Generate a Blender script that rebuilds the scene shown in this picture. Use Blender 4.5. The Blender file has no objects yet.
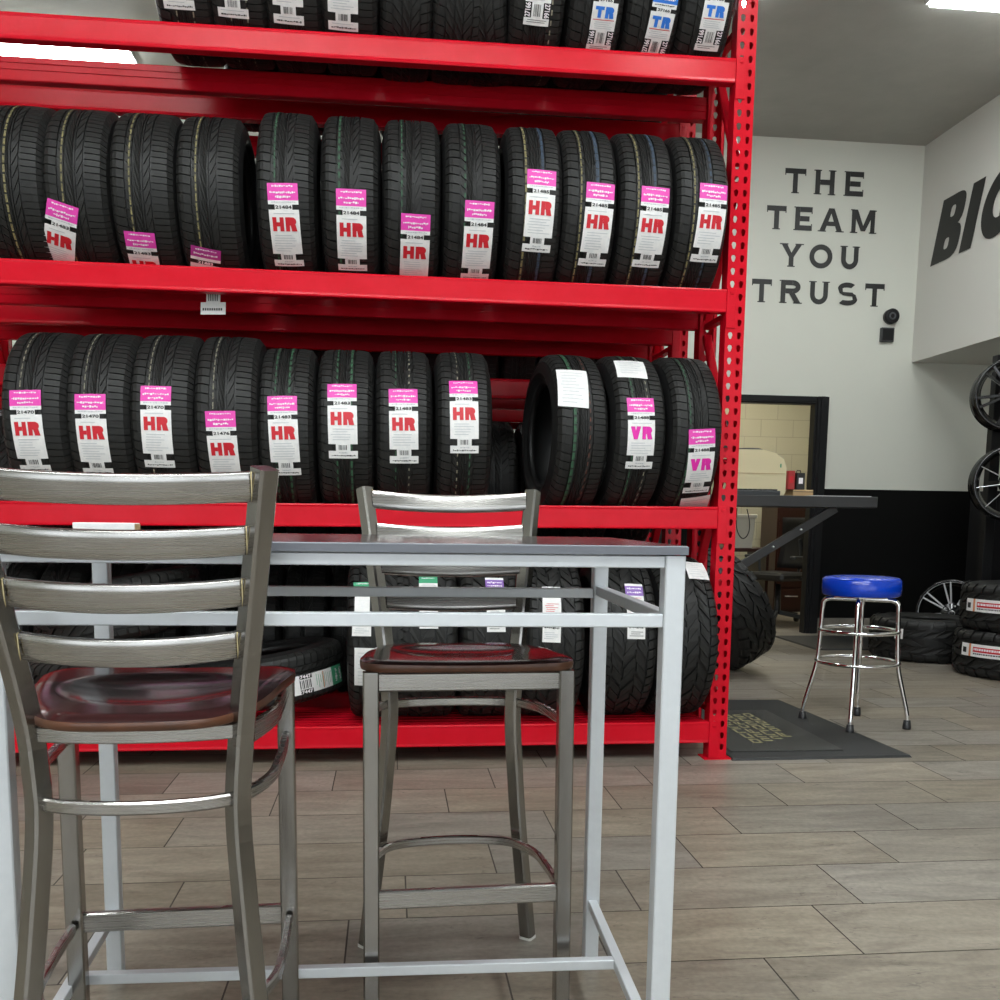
import bpy, math, random
from math import sin, cos, pi, radians, sqrt, atan2
from mathutils import Vector, Matrix
random.seed(7)
C = bpy.context.scene.collection
SC = bpy.context.scene

# ------------------------------------------------------------------ camera
H = 1.025
YAW, PITCH, ROLL, FPX, CX, CY = radians(6.45), radians(-7.1), radians(.78), 980., 500., 640.
f_ = Vector((sin(YAW)*cos(PITCH), cos(YAW)*cos(PITCH), sin(PITCH)))
r_ = Vector((cos(YAW), -sin(YAW), 0))
u_ = r_.cross(f_)
RX = r_*cos(ROLL) + u_*sin(ROLL)
UX = -r_*sin(ROLL) + u_*cos(ROLL)
CAMP = Vector((0, 0, H))
cd = bpy.data.cameras.new('camera'); cam = bpy.data.objects.new('camera', cd); C.objects.link(cam)
cam.matrix_world = Matrix(((RX.x, UX.x, -f_.x, 0), (RX.y, UX.y, -f_.y, 0), (RX.z, UX.z, -f_.z, H), (0, 0, 0, 1)))
cd.sensor_width = 36; cd.lens = 36*FPX/1000; cd.shift_y = (CY-500)/1000; cd.clip_start = .05; cd.clip_end = 100
SC.camera = cam

def ray(x, y):
    return RX*((x-CX)/FPX) - UX*((y-CY)/FPX) + f_
def at(x, y, Y):
    d = ray(x, y); return CAMP + d*(Y/d.y)
def atz(x, y, z):
    d = ray(x, y); return CAMP + d*((z-H)/d.z)

# ------------------------------------------------------------------ materials
def mat(name, col, rough=.5, metal=0., noise=None, bump=None, coat=0., spec=None, emit=None, brushed=None):
    """noise=(scale, amount, colour2) ; bump=(scale, strength) ; brushed=(axis scale tuple, amount)"""
    m = bpy.data.materials.new(name); m.use_nodes = True
    nt = m.node_tree; N = nt.nodes; L = nt.links; b = N['Principled BSDF']
    b.inputs['Base Color'].default_value = (*col, 1); b.inputs['Roughness'].default_value = rough
    b.inputs['Metallic'].default_value = metal
    if coat: b.inputs['Coat Weight'].default_value = coat; b.inputs['Coat Roughness'].default_value = .08
    if spec is not None: b.inputs['Specular IOR Level'].default_value = spec
    if emit: b.inputs['Emission Color'].default_value = (*emit[0], 1); b.inputs['Emission Strength'].default_value = emit[1]
    if noise or bump or brushed:
        tc = N.new('ShaderNodeTexCoord')
    if noise:
        nz = N.new('ShaderNodeTexNoise'); nz.inputs['Scale'].default_value = noise[0]; nz.inputs['Detail'].default_value = 5
        nz.inputs['Roughness'].default_value = .65
        L.new(tc.outputs['Object'], nz.inputs['Vector'])
        mr = N.new('ShaderNodeMapRange'); mr.inputs[1].default_value = .35; mr.inputs[2].default_value = .68
        mr.inputs[4].default_value = noise[1]
        L.new(nz.outputs['Fac'], mr.inputs[0])
        mx = N.new('ShaderNodeMix'); mx.data_type = 'RGBA'
        mx.inputs[6].default_value = (*col, 1); mx.inputs[7].default_value = (*noise[2], 1)
        L.new(mr.outputs[0], mx.inputs[0]); L.new(mx.outputs[2], b.inputs['Base Color'])
    if brushed:
        mp = N.new('ShaderNodeMapping'); mp.inputs['Scale'].default_value = brushed[0]
        L.new(tc.outputs['Object'], mp.inputs[0])
        nb = N.new('ShaderNodeTexNoise'); nb.inputs['Scale'].default_value = 1; nb.inputs['Detail'].default_value = 3
        L.new(mp.outputs[0], nb.inputs['Vector'])
        mr2 = N.new('ShaderNodeMapRange'); mr2.inputs[1].default_value = .3; mr2.inputs[2].default_value = .7
        mr2.inputs[3].default_value = rough-brushed[1]; mr2.inputs[4].default_value = rough+brushed[1]
        L.new(nb.outputs['Fac'], mr2.inputs[0]); L.new(mr2.outputs[0], b.inputs['Roughness'])
        mx2 = N.new('ShaderNodeMix'); mx2.data_type = 'RGBA'
        mx2.inputs[6].default_value = (*[c*.95 for c in col], 1); mx2.inputs[7].default_value = (*[min(1, c*1.05) for c in col], 1)
        L.new(nb.outputs['Fac'], mx2.inputs[0]); L.new(mx2.outputs[2], b.inputs['Base Color'])
    if bump:
        nz2 = N.new('ShaderNodeTexNoise'); nz2.inputs['Scale'].default_value = bump[0]; nz2.inputs['Detail'].default_value = 4
        L.new(tc.outputs['Object'], nz2.inputs['Vector'])
        bp = N.new('ShaderNodeBump'); bp.inputs['Strength'].default_value = bump[1]; bp.inputs['Distance'].default_value = .01
        L.new(nz2.outputs['Fac'], bp.inputs['Height']); L.new(bp.outputs[0], b.inputs['Normal'])
    return m

M = {}
M['red'] = mat('red_rack_paint', (.56, .003, .014), .24, 0, noise=(9, .8, (.62, .007, .022)), bump=(40, .04), spec=.16)
M['steel'] = mat('brushed_steel', (.40, .39, .375), .27, 1, brushed=((1, 1, 900), .03))
M['steel_v'] = mat('brushed_steel_posts', (.31, .30, .285), .22, 1, brushed=((900, 900, 1), .03))
M['weld'] = mat('brass_weld', (.42, .35, .20), .4, 1)
M['silver'] = mat('silver_powder_coat', (.60, .63, .66), .42, .2, noise=(60, .4, (.54, .57, .60)))
M['tabletop'] = mat('charcoal_laminate', (.075, .08, .095), .22, 0, noise=(25, .5, (.095, .1, .115)))
M['tabletop_s'] = mat('charcoal_laminate_face', (.05, .042, .045), .16, 0)
M['tabedge'] = mat('charcoal_edge_band', (.13, .14, .165), .5, 0)
M['wood'] = mat('mahogany_stain', (.042, .013, .013), .18, 0, noise=(7, .7, (.026, .008, .008)), coat=.2)
M['ply'] = mat('plywood_edge_lit', (.12, .042, .018), .4, 0, noise=(14, .9, (.06, .022, .010)), coat=.2)  # laminated seat edge; its lit look is put into the lighter orange brown
M['rubber'] = mat('black_rubber', (.0125, .0125, .012), .55, 0, noise=(35, .7, (.018, .018, .017)), spec=.3)
M['rubber_side'] = mat('black_rubber_side', (.011, .011, .011), .45, 0, spec=.35)
M['rubber_side_s'] = mat('shiny_black_rubber', (.014, .014, .015), .3, 0)
M['paper'] = mat('white_paper', (.80, .79, .78), .6, 0, noise=(60, .5, (.62, .64, .66)), bump=(30, .25))
M['pink'] = mat('pink_print', (.70, .035, .38), .5, 0, noise=(90, .4, (.74, .09, .45)))
M['magenta'] = mat('dark_pink_print', (.42, .03, .25), .5)
M['redink'] = mat('red_ink', (.55, .008, .02), .5)
M['pinkink'] = mat('magenta_ink', (.74, .02, .38), .5)
M['blueink'] = mat('blue_ink', (.02, .16, .62), .5)
M['blackink'] = mat('black_ink', (.02, .02, .02), .6)
M['greyink'] = mat('grey_ink', (.47, .49, .52), .6)
M['whiteink'] = mat('white_ink', (.85, .80, .84), .6)
M['greenink'] = mat('green_ink', (.05, .33, .17), .5)
M['purpleink'] = mat('purple_ink', (.22, .10, .42), .5)
M['orangeink'] = mat('orange_ink', (.62, .23, .10), .5)
M['stripe_y'] = mat('yellow_tread_paint', (.26, .22, .09), .7, 0, noise=(120, 1., (.05, .05, .035)))
M['stripe_w'] = mat('cream_tread_paint', (.36, .33, .24), .7, 0, noise=(120, 1., (.05, .05, .045)))
M['stripe_g'] = mat('green_tread_paint', (.03, .12, .055), .7, 0, noise=(120, 1., (.02, .035, .025)))
M['stripe_b'] = mat('blue_tread_paint', (.035, .065, .11), .7, 0, noise=(120, 1., (.02, .025, .035)))
M['stripe_r'] = mat('red_tread_paint', (.16, .05, .03), .7, 0, noise=(120, 1., (.03, .02, .02)))
M['wall'] = mat('off_white_wall', (.66, .67, .60), .6, 0, noise=(3, .3, (.62, .63, .57)), bump=(90, .06))
M['soffit'] = mat('pale_grey_soffit', (.63, .62, .58), .6, 0, bump=(90, .06))
M['blackwall'] = mat('black_wainscot', (.004, .004, .004), .6, spec=.12)
M['ceiling'] = mat('grey_ceiling', (.38, .37, .335), .42, 0, noise=(2.2, .8, (.32, .31, .28)), bump=(6, .5))
M['blacktrim'] = mat('black_trim', (.010, .010, .011), .4, spec=.25)
M['letter'] = mat('black_wall_lettering', (.012, .012, .011), .5)
M['block'] = mat('cream_block', (.52, .50, .38), .7, 0, bump=(60, .2))
M['chrome'] = mat('chrome', (.85, .85, .85), .08, 1)
M['bluevinyl'] = mat('blue_vinyl', (.001, .045, .50), .25, 0, coat=.1)
M['matrubber'] = mat('dark_rubber_mat', (.013, .014, .014), .5, 0, bump=(200, .3))
M['matcentre'] = mat('mat_carpet_centre', (.026, .027, .025), .42, 0, noise=(40, .6, (.036, .036, .033)), bump=(150, .3))
M['gold'] = mat('pale_gold_print', (.42, .38, .18), .5, 0, noise=(60, .8, (.20, .19, .12)))
M['alloy'] = mat('black_alloy', (.012, .012, .013), .18, .3, coat=.5)
M['machined'] = mat('machined_alloy', (.72, .72, .73), .32, .6)
M['bench'] = mat('charcoal_steel', (.055, .056, .058), .45, .2)
M['cream'] = mat('cream_plastic', (.74, .66, .42), .45)
M['whiteplastic'] = mat('white_plastic', (.70, .69, .62), .4)
M['darkplastic'] = mat('dark_plastic', (.02, .02, .022), .4)
M['midplastic'] = mat('grey_plastic', (.05, .055, .06), .4)
M['cabinet'] = mat('dark_red_wood', (.045, .014, .010), .35, 0, noise=(8, .5, (.03, .01, .008)))
M['redbook'] = mat('red_cloth', (.38, .03, .03), .5)
M['tan'] = mat('tan_board', (.48, .32, .16), .6)
M['led'] = mat('light_diffuser', (.9, .95, .95), .5, 0, emit=((.95, 1, 1), 30.))
M['fixture'] = mat('white_fixture', (.7, .7, .7), .4)
M['window_frame'] = mat('dark_window_frame', (.03, .03, .03), .4)
M['glass'] = mat('clear_glass', (1, 1, 1), 0.); M['glass'].node_tree.nodes['Principled BSDF'].inputs['Transmission Weight'].default_value = 1
M['glides'] = mat('pale_glide', (.6, .6, .56), .5)

def add_random_tint(m):
    """per tile colour variation for the floor: uses a face attribute"""
    nt = m.node_tree; N = nt.nodes; L = nt.links; b = N['Principled BSDF']
    at_ = N.new('ShaderNodeAttribute'); at_.attribute_name = 'tile'
    tc = N.new('ShaderNodeTexCoord'); mp = N.new('ShaderNodeMapping'); mp.inputs['Scale'].default_value = (2.2, 9, 1)
    L.new(tc.outputs['Object'], mp.inputs[0])
    add = N.new('ShaderNodeVectorMath'); add.operation = 'ADD'
    L.new(mp.outputs[0], add.inputs[0])
    sc = N.new('ShaderNodeVectorMath'); sc.operation = 'SCALE'; sc.inputs[3].default_value = 37
    L.new(at_.outputs['Vector'], sc.inputs[0]); L.new(sc.outputs[0], add.inputs[1])
    n1 = N.new('ShaderNodeTexNoise'); n1.inputs['Scale'].default_value = 1.6; n1.inputs['Detail'].default_value = 9; n1.inputs['Roughness'].default_value = .62
    n1.inputs['Distortion'].default_value = .7
    L.new(add.outputs[0], n1.inputs['Vector'])
    n2 = N.new('ShaderNodeTexNoise'); n2.inputs['Scale'].default_value = 7; n2.inputs['Detail'].default_value = 8; n2.inputs['Roughness'].default_value = .7
    n2.inputs['Distortion'].default_value = 1.3
    L.new(add.outputs[0], n2.inputs['Vector'])
    cr = N.new('ShaderNodeValToRGB'); e = cr.color_ramp.elements
    e[0].position = .33; e[0].color = (.165, .140, .108, 1); e[1].position = .68; e[1].color = (.285, .25, .197, 1)
    L.new(n1.outputs['Fac'], cr.inputs[0])
    cr2 = N.new('ShaderNodeValToRGB'); e = cr2.color_ramp.elements
    e[0].position = .28; e[0].color = (.55, .53, .5, 1); e[1].position = .42; e[1].color = (1, 1, 1, 1)
    L.new(n2.outputs['Fac'], cr2.inputs[0])
    mul = N.new('ShaderNodeMix'); mul.data_type = 'RGBA'; mul.blend_type = 'MULTIPLY'; mul.inputs[0].default_value = .75
    L.new(cr.outputs[0], mul.inputs[6]); L.new(cr2.outputs[0], mul.inputs[7])
    n3 = N.new('ShaderNodeTexNoise'); n3.inputs['Scale'].default_value = 1.9; n3.inputs['Detail'].default_value = 5; n3.inputs['Distortion'].default_value = .9
    L.new(add.outputs[0], n3.inputs['Vector'])
    sb = N.new('ShaderNodeMath'); sb.operation = 'SUBTRACT'; sb.inputs[1].default_value = .52; L.new(n3.outputs['Fac'], sb.inputs[0])
    ab = N.new('ShaderNodeMath'); ab.operation = 'ABSOLUTE'; L.new(sb.outputs[0], ab.inputs[0])
    n4 = N.new('ShaderNodeTexNoise'); n4.inputs['Scale'].default_value = 3.1; L.new(add.outputs[0], n4.inputs['Vector'])
    gt = N.new('ShaderNodeMapRange'); gt.inputs[1].default_value = .50; gt.inputs[2].default_value = .66; L.new(n4.outputs['Fac'], gt.inputs[0])
    vr = N.new('ShaderNodeMapRange'); vr.inputs[1].default_value = 0; vr.inputs[2].default_value = .010; vr.inputs[3].default_value = 1; vr.inputs[4].default_value = 0; L.new(ab.outputs[0], vr.inputs[0])
    vm = N.new('ShaderNodeMath'); vm.operation = 'MULTIPLY'; L.new(vr.outputs[0], vm.inputs[0]); L.new(gt.outputs[0], vm.inputs[1])
    n5 = N.new('ShaderNodeTexNoise'); n5.inputs['Scale'].default_value = 60; n5.inputs['Detail'].default_value = 6; L.new(tc.outputs['Object'], n5.inputs['Vector'])
    gr = N.new('ShaderNodeMapRange'); gr.inputs[1].default_value = .3; gr.inputs[2].default_value = .7; gr.inputs[3].default_value = .86; gr.inputs[4].default_value = 1.12; L.new(n5.outputs['Fac'], gr.inputs[0])
    mv = N.new('ShaderNodeMix'); mv.data_type = 'RGBA'; mv.blend_type = 'MIX'; mv.inputs[7].default_value = (.085, .07, .055, 1)
    L.new(vm.outputs[0], mv.inputs[0]); L.new(mul.outputs[2], mv.inputs[6])
    mg = N.new('ShaderNodeMix'); mg.data_type = 'RGBA'; mg.blend_type = 'MULTIPLY'; mg.inputs[0].default_value = 1
    L.new(mv.outputs[2], mg.inputs[6]); L.new(gr.outputs[0], mg.inputs[7]); mul = mg
    sep = N.new('ShaderNodeSeparateXYZ'); L.new(at_.outputs['Vector'], sep.inputs[0])
    mr = N.new('ShaderNodeMapRange'); mr.inputs[3].default_value = .84; mr.inputs[4].default_value = 1.14
    L.new(sep.outputs[0], mr.inputs[0])
    hs = N.new('ShaderNodeHueSaturation'); L.new(mr.outputs[0], hs.inputs['Value'])
    mr3 = N.new('ShaderNodeMapRange'); mr3.inputs[3].default_value = .7; mr3.inputs[4].default_value = 1.1
    L.new(sep.outputs[1], mr3.inputs[0]); L.new(mr3.outputs[0], hs.inputs['Saturation'])
    L.new(mul.outputs[2], hs.inputs['Color']); L.new(hs.outputs[0], b.inputs['Base Color'])
    bp = N.new('ShaderNodeBump'); bp.inputs['Strength'].default_value = .12; bp.inputs['Distance'].default_value = .004
    L.new(n2.outputs['Fac'], bp.inputs['Height']); L.new(bp.outputs[0], b.inputs['Normal'])
M['tile'] = mat('porcelain_tile', (.25, .23, .2), .38); add_random_tint(M['tile'])
M['grout'] = mat('dark_grout', (.06, .052, .045), .8)

# ------------------------------------------------------------------ mesh helper
class MB:
    def __init__(s): s.v = []; s.f = []; s.mi = []; s.sm = []
    def add(s, vs, fs, mi=0, smooth=False):
        o = len(s.v); s.v += [tuple(v) for v in vs]
        for f in fs: s.f.append([i+o for i in f]); s.mi.append(mi); s.sm.append(smooth)
    def box(s, x0, x1, y0, y1, z0, z1, mi=0, M4=None, bev=0):
        if bev:
            b = bev; vs = []; 
            # chamfered box: 24 verts
            X = (x0, x1); Yv = (y0, y1); Z = (z0, z1); idx = {}
            for i in (0, 1):
                for j in (0, 1):
                    for k in (0, 1):
                        sx, sy, sz = (1-2*i), (1-2*j), (1-2*k)
                        base = (X[i], Yv[j], Z[k])
                        idx[i, j, k, 0] = len(vs); vs.append((base[0], base[1]+sy*b, base[2]+sz*b))
                        idx[i, j, k, 1] = len(vs); vs.append((base[0]+sx*b, base[1], base[2]+sz*b))
                        idx[i, j, k, 2] = len(vs); vs.append((base[0]+sx*b, base[1]+sy*b, base[2]))
            F = []
            def q(*k): F.append([idx[t] for t in k])
            for i in (0, 1):
                q((i, 0, 0, 0), (i, 1, 0, 0), (i, 1, 1, 0), (i, 0, 1, 0)); q((0, i, 0, 1), (1, i, 0, 1), (1, i, 1, 1), (0, i, 1, 1)); q((0, 0, i, 2), (1, 0, i, 2), (1, 1, i, 2), (0, 1, i, 2))
            for i in (0, 1):
                for j in (0, 1):
                    q((i, j, 0, 0), (i, j, 1, 0), (i, j, 1, 1), (i, j, 0, 1)); q((i, 0, j, 0), (i, 1, j, 0), (i, 1, j, 2), (i, 0, j, 2)); q((0, i, j, 1), (1, i, j, 1), (1, i, j, 2), (0, i, j, 2))
                    for k in (0, 1): q((i, j, k, 0), (i, j, k, 1), (i, j, k, 2))
            if M4: vs = [M4 @ Vector(v) for v in vs]
            s.add(vs, F, mi); s.fixn = True; return
        vs = [(x, y, z) for x in (x0, x1) for y in (y0, y1) for z in (z0, z1)]
        if M4: vs = [M4 @ Vector(v) for v in vs]
        s.add(vs, [(0, 1, 3, 2), (4, 6, 7, 5), (0, 4, 5, 1), (2, 3, 7, 6), (0, 2, 6, 4), (1, 5, 7, 3)], mi)
    def sweep(s, pts, sec, ref, mi=0, smooth=False, closed=False, caps=True):
        pts = [Vector(p) for p in pts]; n = len(pts); m = len(sec); vs = []
        for i, p in enumerate(pts):
            a = pts[i-1] if (i > 0 or closed) else p
            b = pts[(i+1) % n] if (i < n-1 or closed) else p
            t = (b-a).normalized()
            r = ref(i, t) if callable(ref) else Vector(ref)
            n1 = (r - t*r.dot(t)).normalized(); n2 = t.cross(n1)
            k = 1.
            if 0 < i < n-1 or closed:
                c = (p-a).normalized().dot((b-p).normalized()); k = 1/max(.5, sqrt((1+c)/2))
            for (u, w) in sec: vs.append(p + n1*u + n2*w)
        fs = []
        for i in range(n if closed else n-1):
            for j in range(m):
                a = i*m+j; b = i*m+(j+1) % m; i2 = (i+1) % n
                fs.append((a, b, i2*m+(j+1) % m, i2*m+j))
        s.add(vs, fs, mi, smooth)
        if not closed and caps:
            s.add(vs[:m], [tuple(reversed(range(m)))], mi); s.add(vs[-m:], [tuple(range(m))], mi)
    def tube(s, pts, r, n=10, mi=0, closed=False, ref=None):
        pts = [Vector(p) for p in pts]
        sec = [(r*cos(2*pi*i/n), r*sin(2*pi*i/n)) for i in range(n)]
        if ref is None:
            d = (pts[-1]-pts[0]) if not closed else (pts[1]-pts[0])
            ref = Vector((0, 0, 1)) if abs(d.normalized().z) < .8 else Vector((1, 0, 0))
        s.sweep(pts, sec, ref, mi, True, closed)
    def lathe(s, prof, n=48, axis='z', mi=0, smooth=True, closed=False, M4=None, mifn=None):
        vs = []; m = len(prof)
        for i in range(n):
            a = 2*pi*i/n; c, q = cos(a), sin(a)
            for (r, h) in prof:
                vs.append((r*c, r*q, h) if axis == 'z' else (h, r*c, r*q))
        if M4: vs = [M4 @ Vector(v) for v in vs]
        o = len(s.v); s.v += [tuple(v) for v in vs]
        for i in range(n):
            i2 = (i+1) % n
            for j in range(m if closed else m-1):
                j2 = (j+1) % m
                s.f.append([o+i*m+j, o+i*m+j2, o+i2*m+j2, o+i2*m+j]); s.mi.append(mifn(j) if mifn else mi); s.sm.append(smooth)
    def mesh(s, name, mats, fix=True):
        me = bpy.data.meshes.new(name); me.from_pydata(s.v, [], s.f)
        for m in (mats if isinstance(mats, (list, tuple)) else [mats]): me.materials.append(m)
        me.polygons.foreach_set('material_index', s.mi); me.polygons.foreach_set('use_smooth', s.sm)
        if fix:
            import bmesh
            b = bmesh.new(); b.from_mesh(me); bmesh.ops.recalc_face_normals(b, faces=b.faces); b.to_mesh(me); b.free()
        me.update(); return me
    def build(s, name, mats, parent=None, fix=True, label=None):
        me = s.mesh(name, mats, fix)
        o = bpy.data.objects.new(name, me); C.objects.link(o)
        if parent is not None: o.parent = parent
        if label: o['label'] = label
        return o

def tag(o, label=None, cat=None, group=None, kind=None):
    if label: o['label'] = label
    if cat: o['category'] = cat
    if group: o['group'] = group
    if kind: o['kind'] = kind
    return o
def thing(name, label, cat, loc=(0, 0, 0), rot=(0, 0, 0), group=None):
    o = bpy.data.objects.new(name, None); C.objects.link(o); o.empty_display_size = .1
    o.location = loc; o.rotation_euler = rot
    return tag(o, label, cat, group)
def struct(name, mb, mats, fix=True):
    o = mb.build(name, mats, None, fix); o['kind'] = 'structure'; return o
def rsq(a, b, c=.003):
    return [(a-c, -b), (a, -b+c), (a, b-c), (a-c, b), (-a+c, b), (-a, b-c), (-a, -b+c), (-a+c, -b)]
def smooth_path(pts, n=6, rad=.35):
    """polyline with its inner corners rounded by quadratic curves"""
    P = [Vector(p) for p in pts]; out = [P[0]]
    for i in range(1, len(P)-1):
        a = P[i].lerp(P[i-1], rad); b = P[i].lerp(P[i+1], rad)
        for k in range(n+1):
            t = k/n; out.append((a*(1-t)+P[i]*t)*(1-t) + (P[i]*(1-t)+b*t)*t)
    out.append(P[-1]); return out

# ------------------------------------------------------------------ text helper
_tc = {}
def text_geo(body, size=1., bold=0., shear=0.):
    key = (body, bold, shear)
    if key not in _tc:
        cu = bpy.data.curves.new('t', 'FONT'); cu.body = body; cu.offset = bold; cu.shear = shear; cu.resolution_u = 3
        o = bpy.data.objects.new('t', cu); C.objects.link(o); bpy.context.view_layer.update()
        dg = bpy.context.evaluated_depsgraph_get(); me = o.evaluated_get(dg).to_mesh()
        vs = [tuple(v.co) for v in me.vertices]; fs = [tuple(p.vertices) for p in me.polygons]
        o.evaluated_get(dg).to_mesh_clear(); bpy.data.objects.remove(o); bpy.data.curves.remove(cu)
        xs = [v[0] for v in vs]; ys = [v[1] for v in vs]
        _tc[key] = (vs, fs, min(xs), max(xs), min(ys), max(ys))
    return _tc[key]
def put_text(mb, body, x0, x1, y0, y1, fn, mi, bold=0., shear=0.):
    vs, fs, a, b, c, d = text_geo(body, 1, bold, shear)
    mb.add([fn(x0+(v[0]-a)/(b-a)*(x1-x0), y0+(v[1]-c)/(d-c)*(y1-y0)) for v in vs], fs, mi)

# ================================================================== ROOM
ZC = 4.35; YB = 8.7; XL, XR = -5.0, 5.6; YF = -3.2; XS = 4.72; ZS = 2.48
# floor: each tile 0.617 x 0.30, bedded on grout
mb = MB(); mb.box(XL, XR, YF, 12.0, -.05, -.002, 1)
TW, TL, G = .3003, .617, .0042
tiles = []
offs = {0: .261, 1: .512, 2: .043, 3: .308, 4: .538, 5: .205, 6: .40, 7: .03}
y0 = 1.824; k0 = int((y0-YF)/TW)+1
rows = []
for k in range(-k0, int((12-y0)/TW)+1):
    rows.append((y0+k*TW, offs.get(k, (k*.2257+.261) % TL)))
for (ya, ox) in rows:
    x = XL + ((ox-XL) % TL) - TL
    while x < XR:
        a, b = max(x+G/2, XL), min(x+TL-G/2, XR); c, d = max(ya+G/2, YF), min(ya+TW-G/2, 12)
        if b-a > .01 and d-c > .01:
            mb.add([(a, c, 0), (b, c, 0), (b, d, 0), (a, d, 0)], [(0, 1, 2, 3)], 0); tiles.append(len(mb.f)-1)
        x += TL
me = mb.mesh('floor', [M['tile'], M['grout']], fix=False)
att = me.attributes.new('tile', 'FLOAT_VECTOR', 'FACE')
rr = random.Random(3); data = [0.]*(3*len(me.polygons))
for i in tiles: data[3*i:3*i+3] = [rr.random(), rr.random(), rr.random()]
att.data.foreach_set('vector', data)
o = bpy.data.objects.new('floor', me); C.objects.link(o); o['kind'] = 'structure'
# ceiling
mb = MB(); mb.box(XL, XR, YF, YB+.15, ZC, ZC+.1); struct('ceiling', mb, M['ceiling'])
# back wall with door opening 2.95..3.84, z 0..2.09
DX0, DX1, DZ = 2.92, 3.835, 2.09
mb = MB()
ZW = 1.33
mb.box(XL, DX0, YB, YB+.06, ZW, ZC, 0); mb.box(XL, DX0, YB, YB+.06, 0, ZW, 1)
mb.box(DX1, XR, YB, YB+.06, ZW, ZC, 0); mb.box(DX1, XR, YB, YB+.06, 0, ZW, 1)
mb.box(DX0, DX1, YB, YB+.06, DZ, ZC, 0)
struct('wall_back', mb, [M['wall'], M['blackwall']])
# tile baseboard
mb = MB()
for a, b in ((XL, DX0-.1), (DX1+.11, XR)): mb.box(a, b, YB-.012, YB, 0, .14)
struct('baseboard_back', mb, M['tile'])
# door trim
mb = MB()
for (a, b, c, d) in ((DX1-.02, DX1+.11, 0, DZ+.06), (DX0-.11, DX0+.02, 0, DZ+.06)):
    mb.box(a, b, YB-.03, YB+.07, c, d)
    mb.box(a+.02, b-.02, YB-.045, YB-.03, c, d); mb.box(a+.05, b-.05, YB-.055, YB-.045, c, d)
mb.box(DX0+.02, DX1-.02, YB-.03, YB+.07, DZ-.01, DZ+.06); mb.box(DX0+.02, DX1-.02, YB-.045, YB-.03, DZ+.005, DZ+.045)
struct('door_1', mb, M['blacktrim'])
# side and front walls
mb = MB(); mb.box(XL-.15, XL, YF, YB+.14, 0, ZC); struct('wall_left', mb, M['wall'])
mb = MB(); mb.box(XR, XR+.15, YF, YB+.14, ZW, ZC, 0); mb.box(XR, XR+.15, YF, YB+.14, 0, ZW, 1); struct('wall_right', mb, [M['wall'], M['blackwall']])
mb = MB(); mb.box(XS, XR, YF, YB, ZS, ZC); struct('wall_soffit', mb, M['soffit'])
mb = MB()
WX = ((-4.4, -1.9), (-1.6, 1.2), (1.5, 4.4)); WZ0, WZ1 = .35, 3.3
mb.box(XL, XR, YF-.15, YF, 0, WZ0); mb.box(XL, XR, YF-.15, YF, WZ1, ZC)
xs = [XL]+[t for w in WX for t in w]+[XR]
for i in range(0, len(xs), 2): mb.box(xs[i], xs[i+1], YF-.15, YF, WZ0, WZ1)
struct('wall_front', mb, M['wall'])
for i, (a, b) in enumerate(WX):
    mb = MB(); t = .06
    mb.box(a, b, YF-.1, YF-.04, WZ0, WZ0+t); mb.box(a, b, YF-.1, YF-.04, WZ1-t, WZ1)
    mb.box(a, a+t, YF-.1, YF-.04, WZ0+t, WZ1-t); mb.box(b-t, b, YF-.1, YF-.04, WZ0+t, WZ1-t)
    c = (a+b)/2; mb.box(c-.02, c+.02, YF-.09, YF-.05, WZ0+t, WZ1-t)
    wf_ = struct('window_%d' % (i+1), mb, M['window_frame'])
    mb = MB(); mb.box(a+t, b-t, YF-.073, YF-.067, WZ0+t, WZ1-t); mb.build('pane', M['glass'], wf_)
    ld = bpy.data.lights.new('daylight', 'AREA'); ld.shape = 'RECTANGLE'; ld.size = b-a-.14; ld.size_y = WZ1-WZ0-.14
    ld.energy = 24; ld.color = (.93, .97, 1.0)
    lo = bpy.data.objects.new('daylight', ld); C.objects.link(lo); lo.location = (c, YF-.02, (WZ0+WZ1)/2); lo.rotation_euler = (radians(90), 0, 0)
# office behind the door
mb = MB()
def block_wall(mb, x0, x1, y, z1):
    mb.box(x0, x1, y+.004, y+.12, 0, z1, 1)
    z = 0; r = 0
    while z < z1:
        x = x0-(.2 if r % 2 else 0)
        while x < x1:
            a, b = max(x+.004, x0), min(x+.396, x1)
            if b > a: mb.box(a, b, y, y+.006, z+.004, min(z+.199, z1), 0)
            x += .4
        z += .203; r += 1
block_wall(mb, 2.0, 5.6, 11.5, 2.9)
M['mortar'] = mat('block_joint', (.40, .38, .29), .8)
struct('wall_office', mb, [M['block'], M['mortar']])
mb = MB(); mb.box(1.9, 2.0, YB+.14, 11.6, 0, 2.9); mb.box(5.6, 5.7, YB+.14, 11.6, 0, 2.9); struct('wall_office_sides', mb, M['block'])
mb = MB(); mb.box(1.9, 5.7, YB+.14, 11.6, 2.9, 3.0); struct('ceiling_office', mb, M['wall'])

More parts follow.
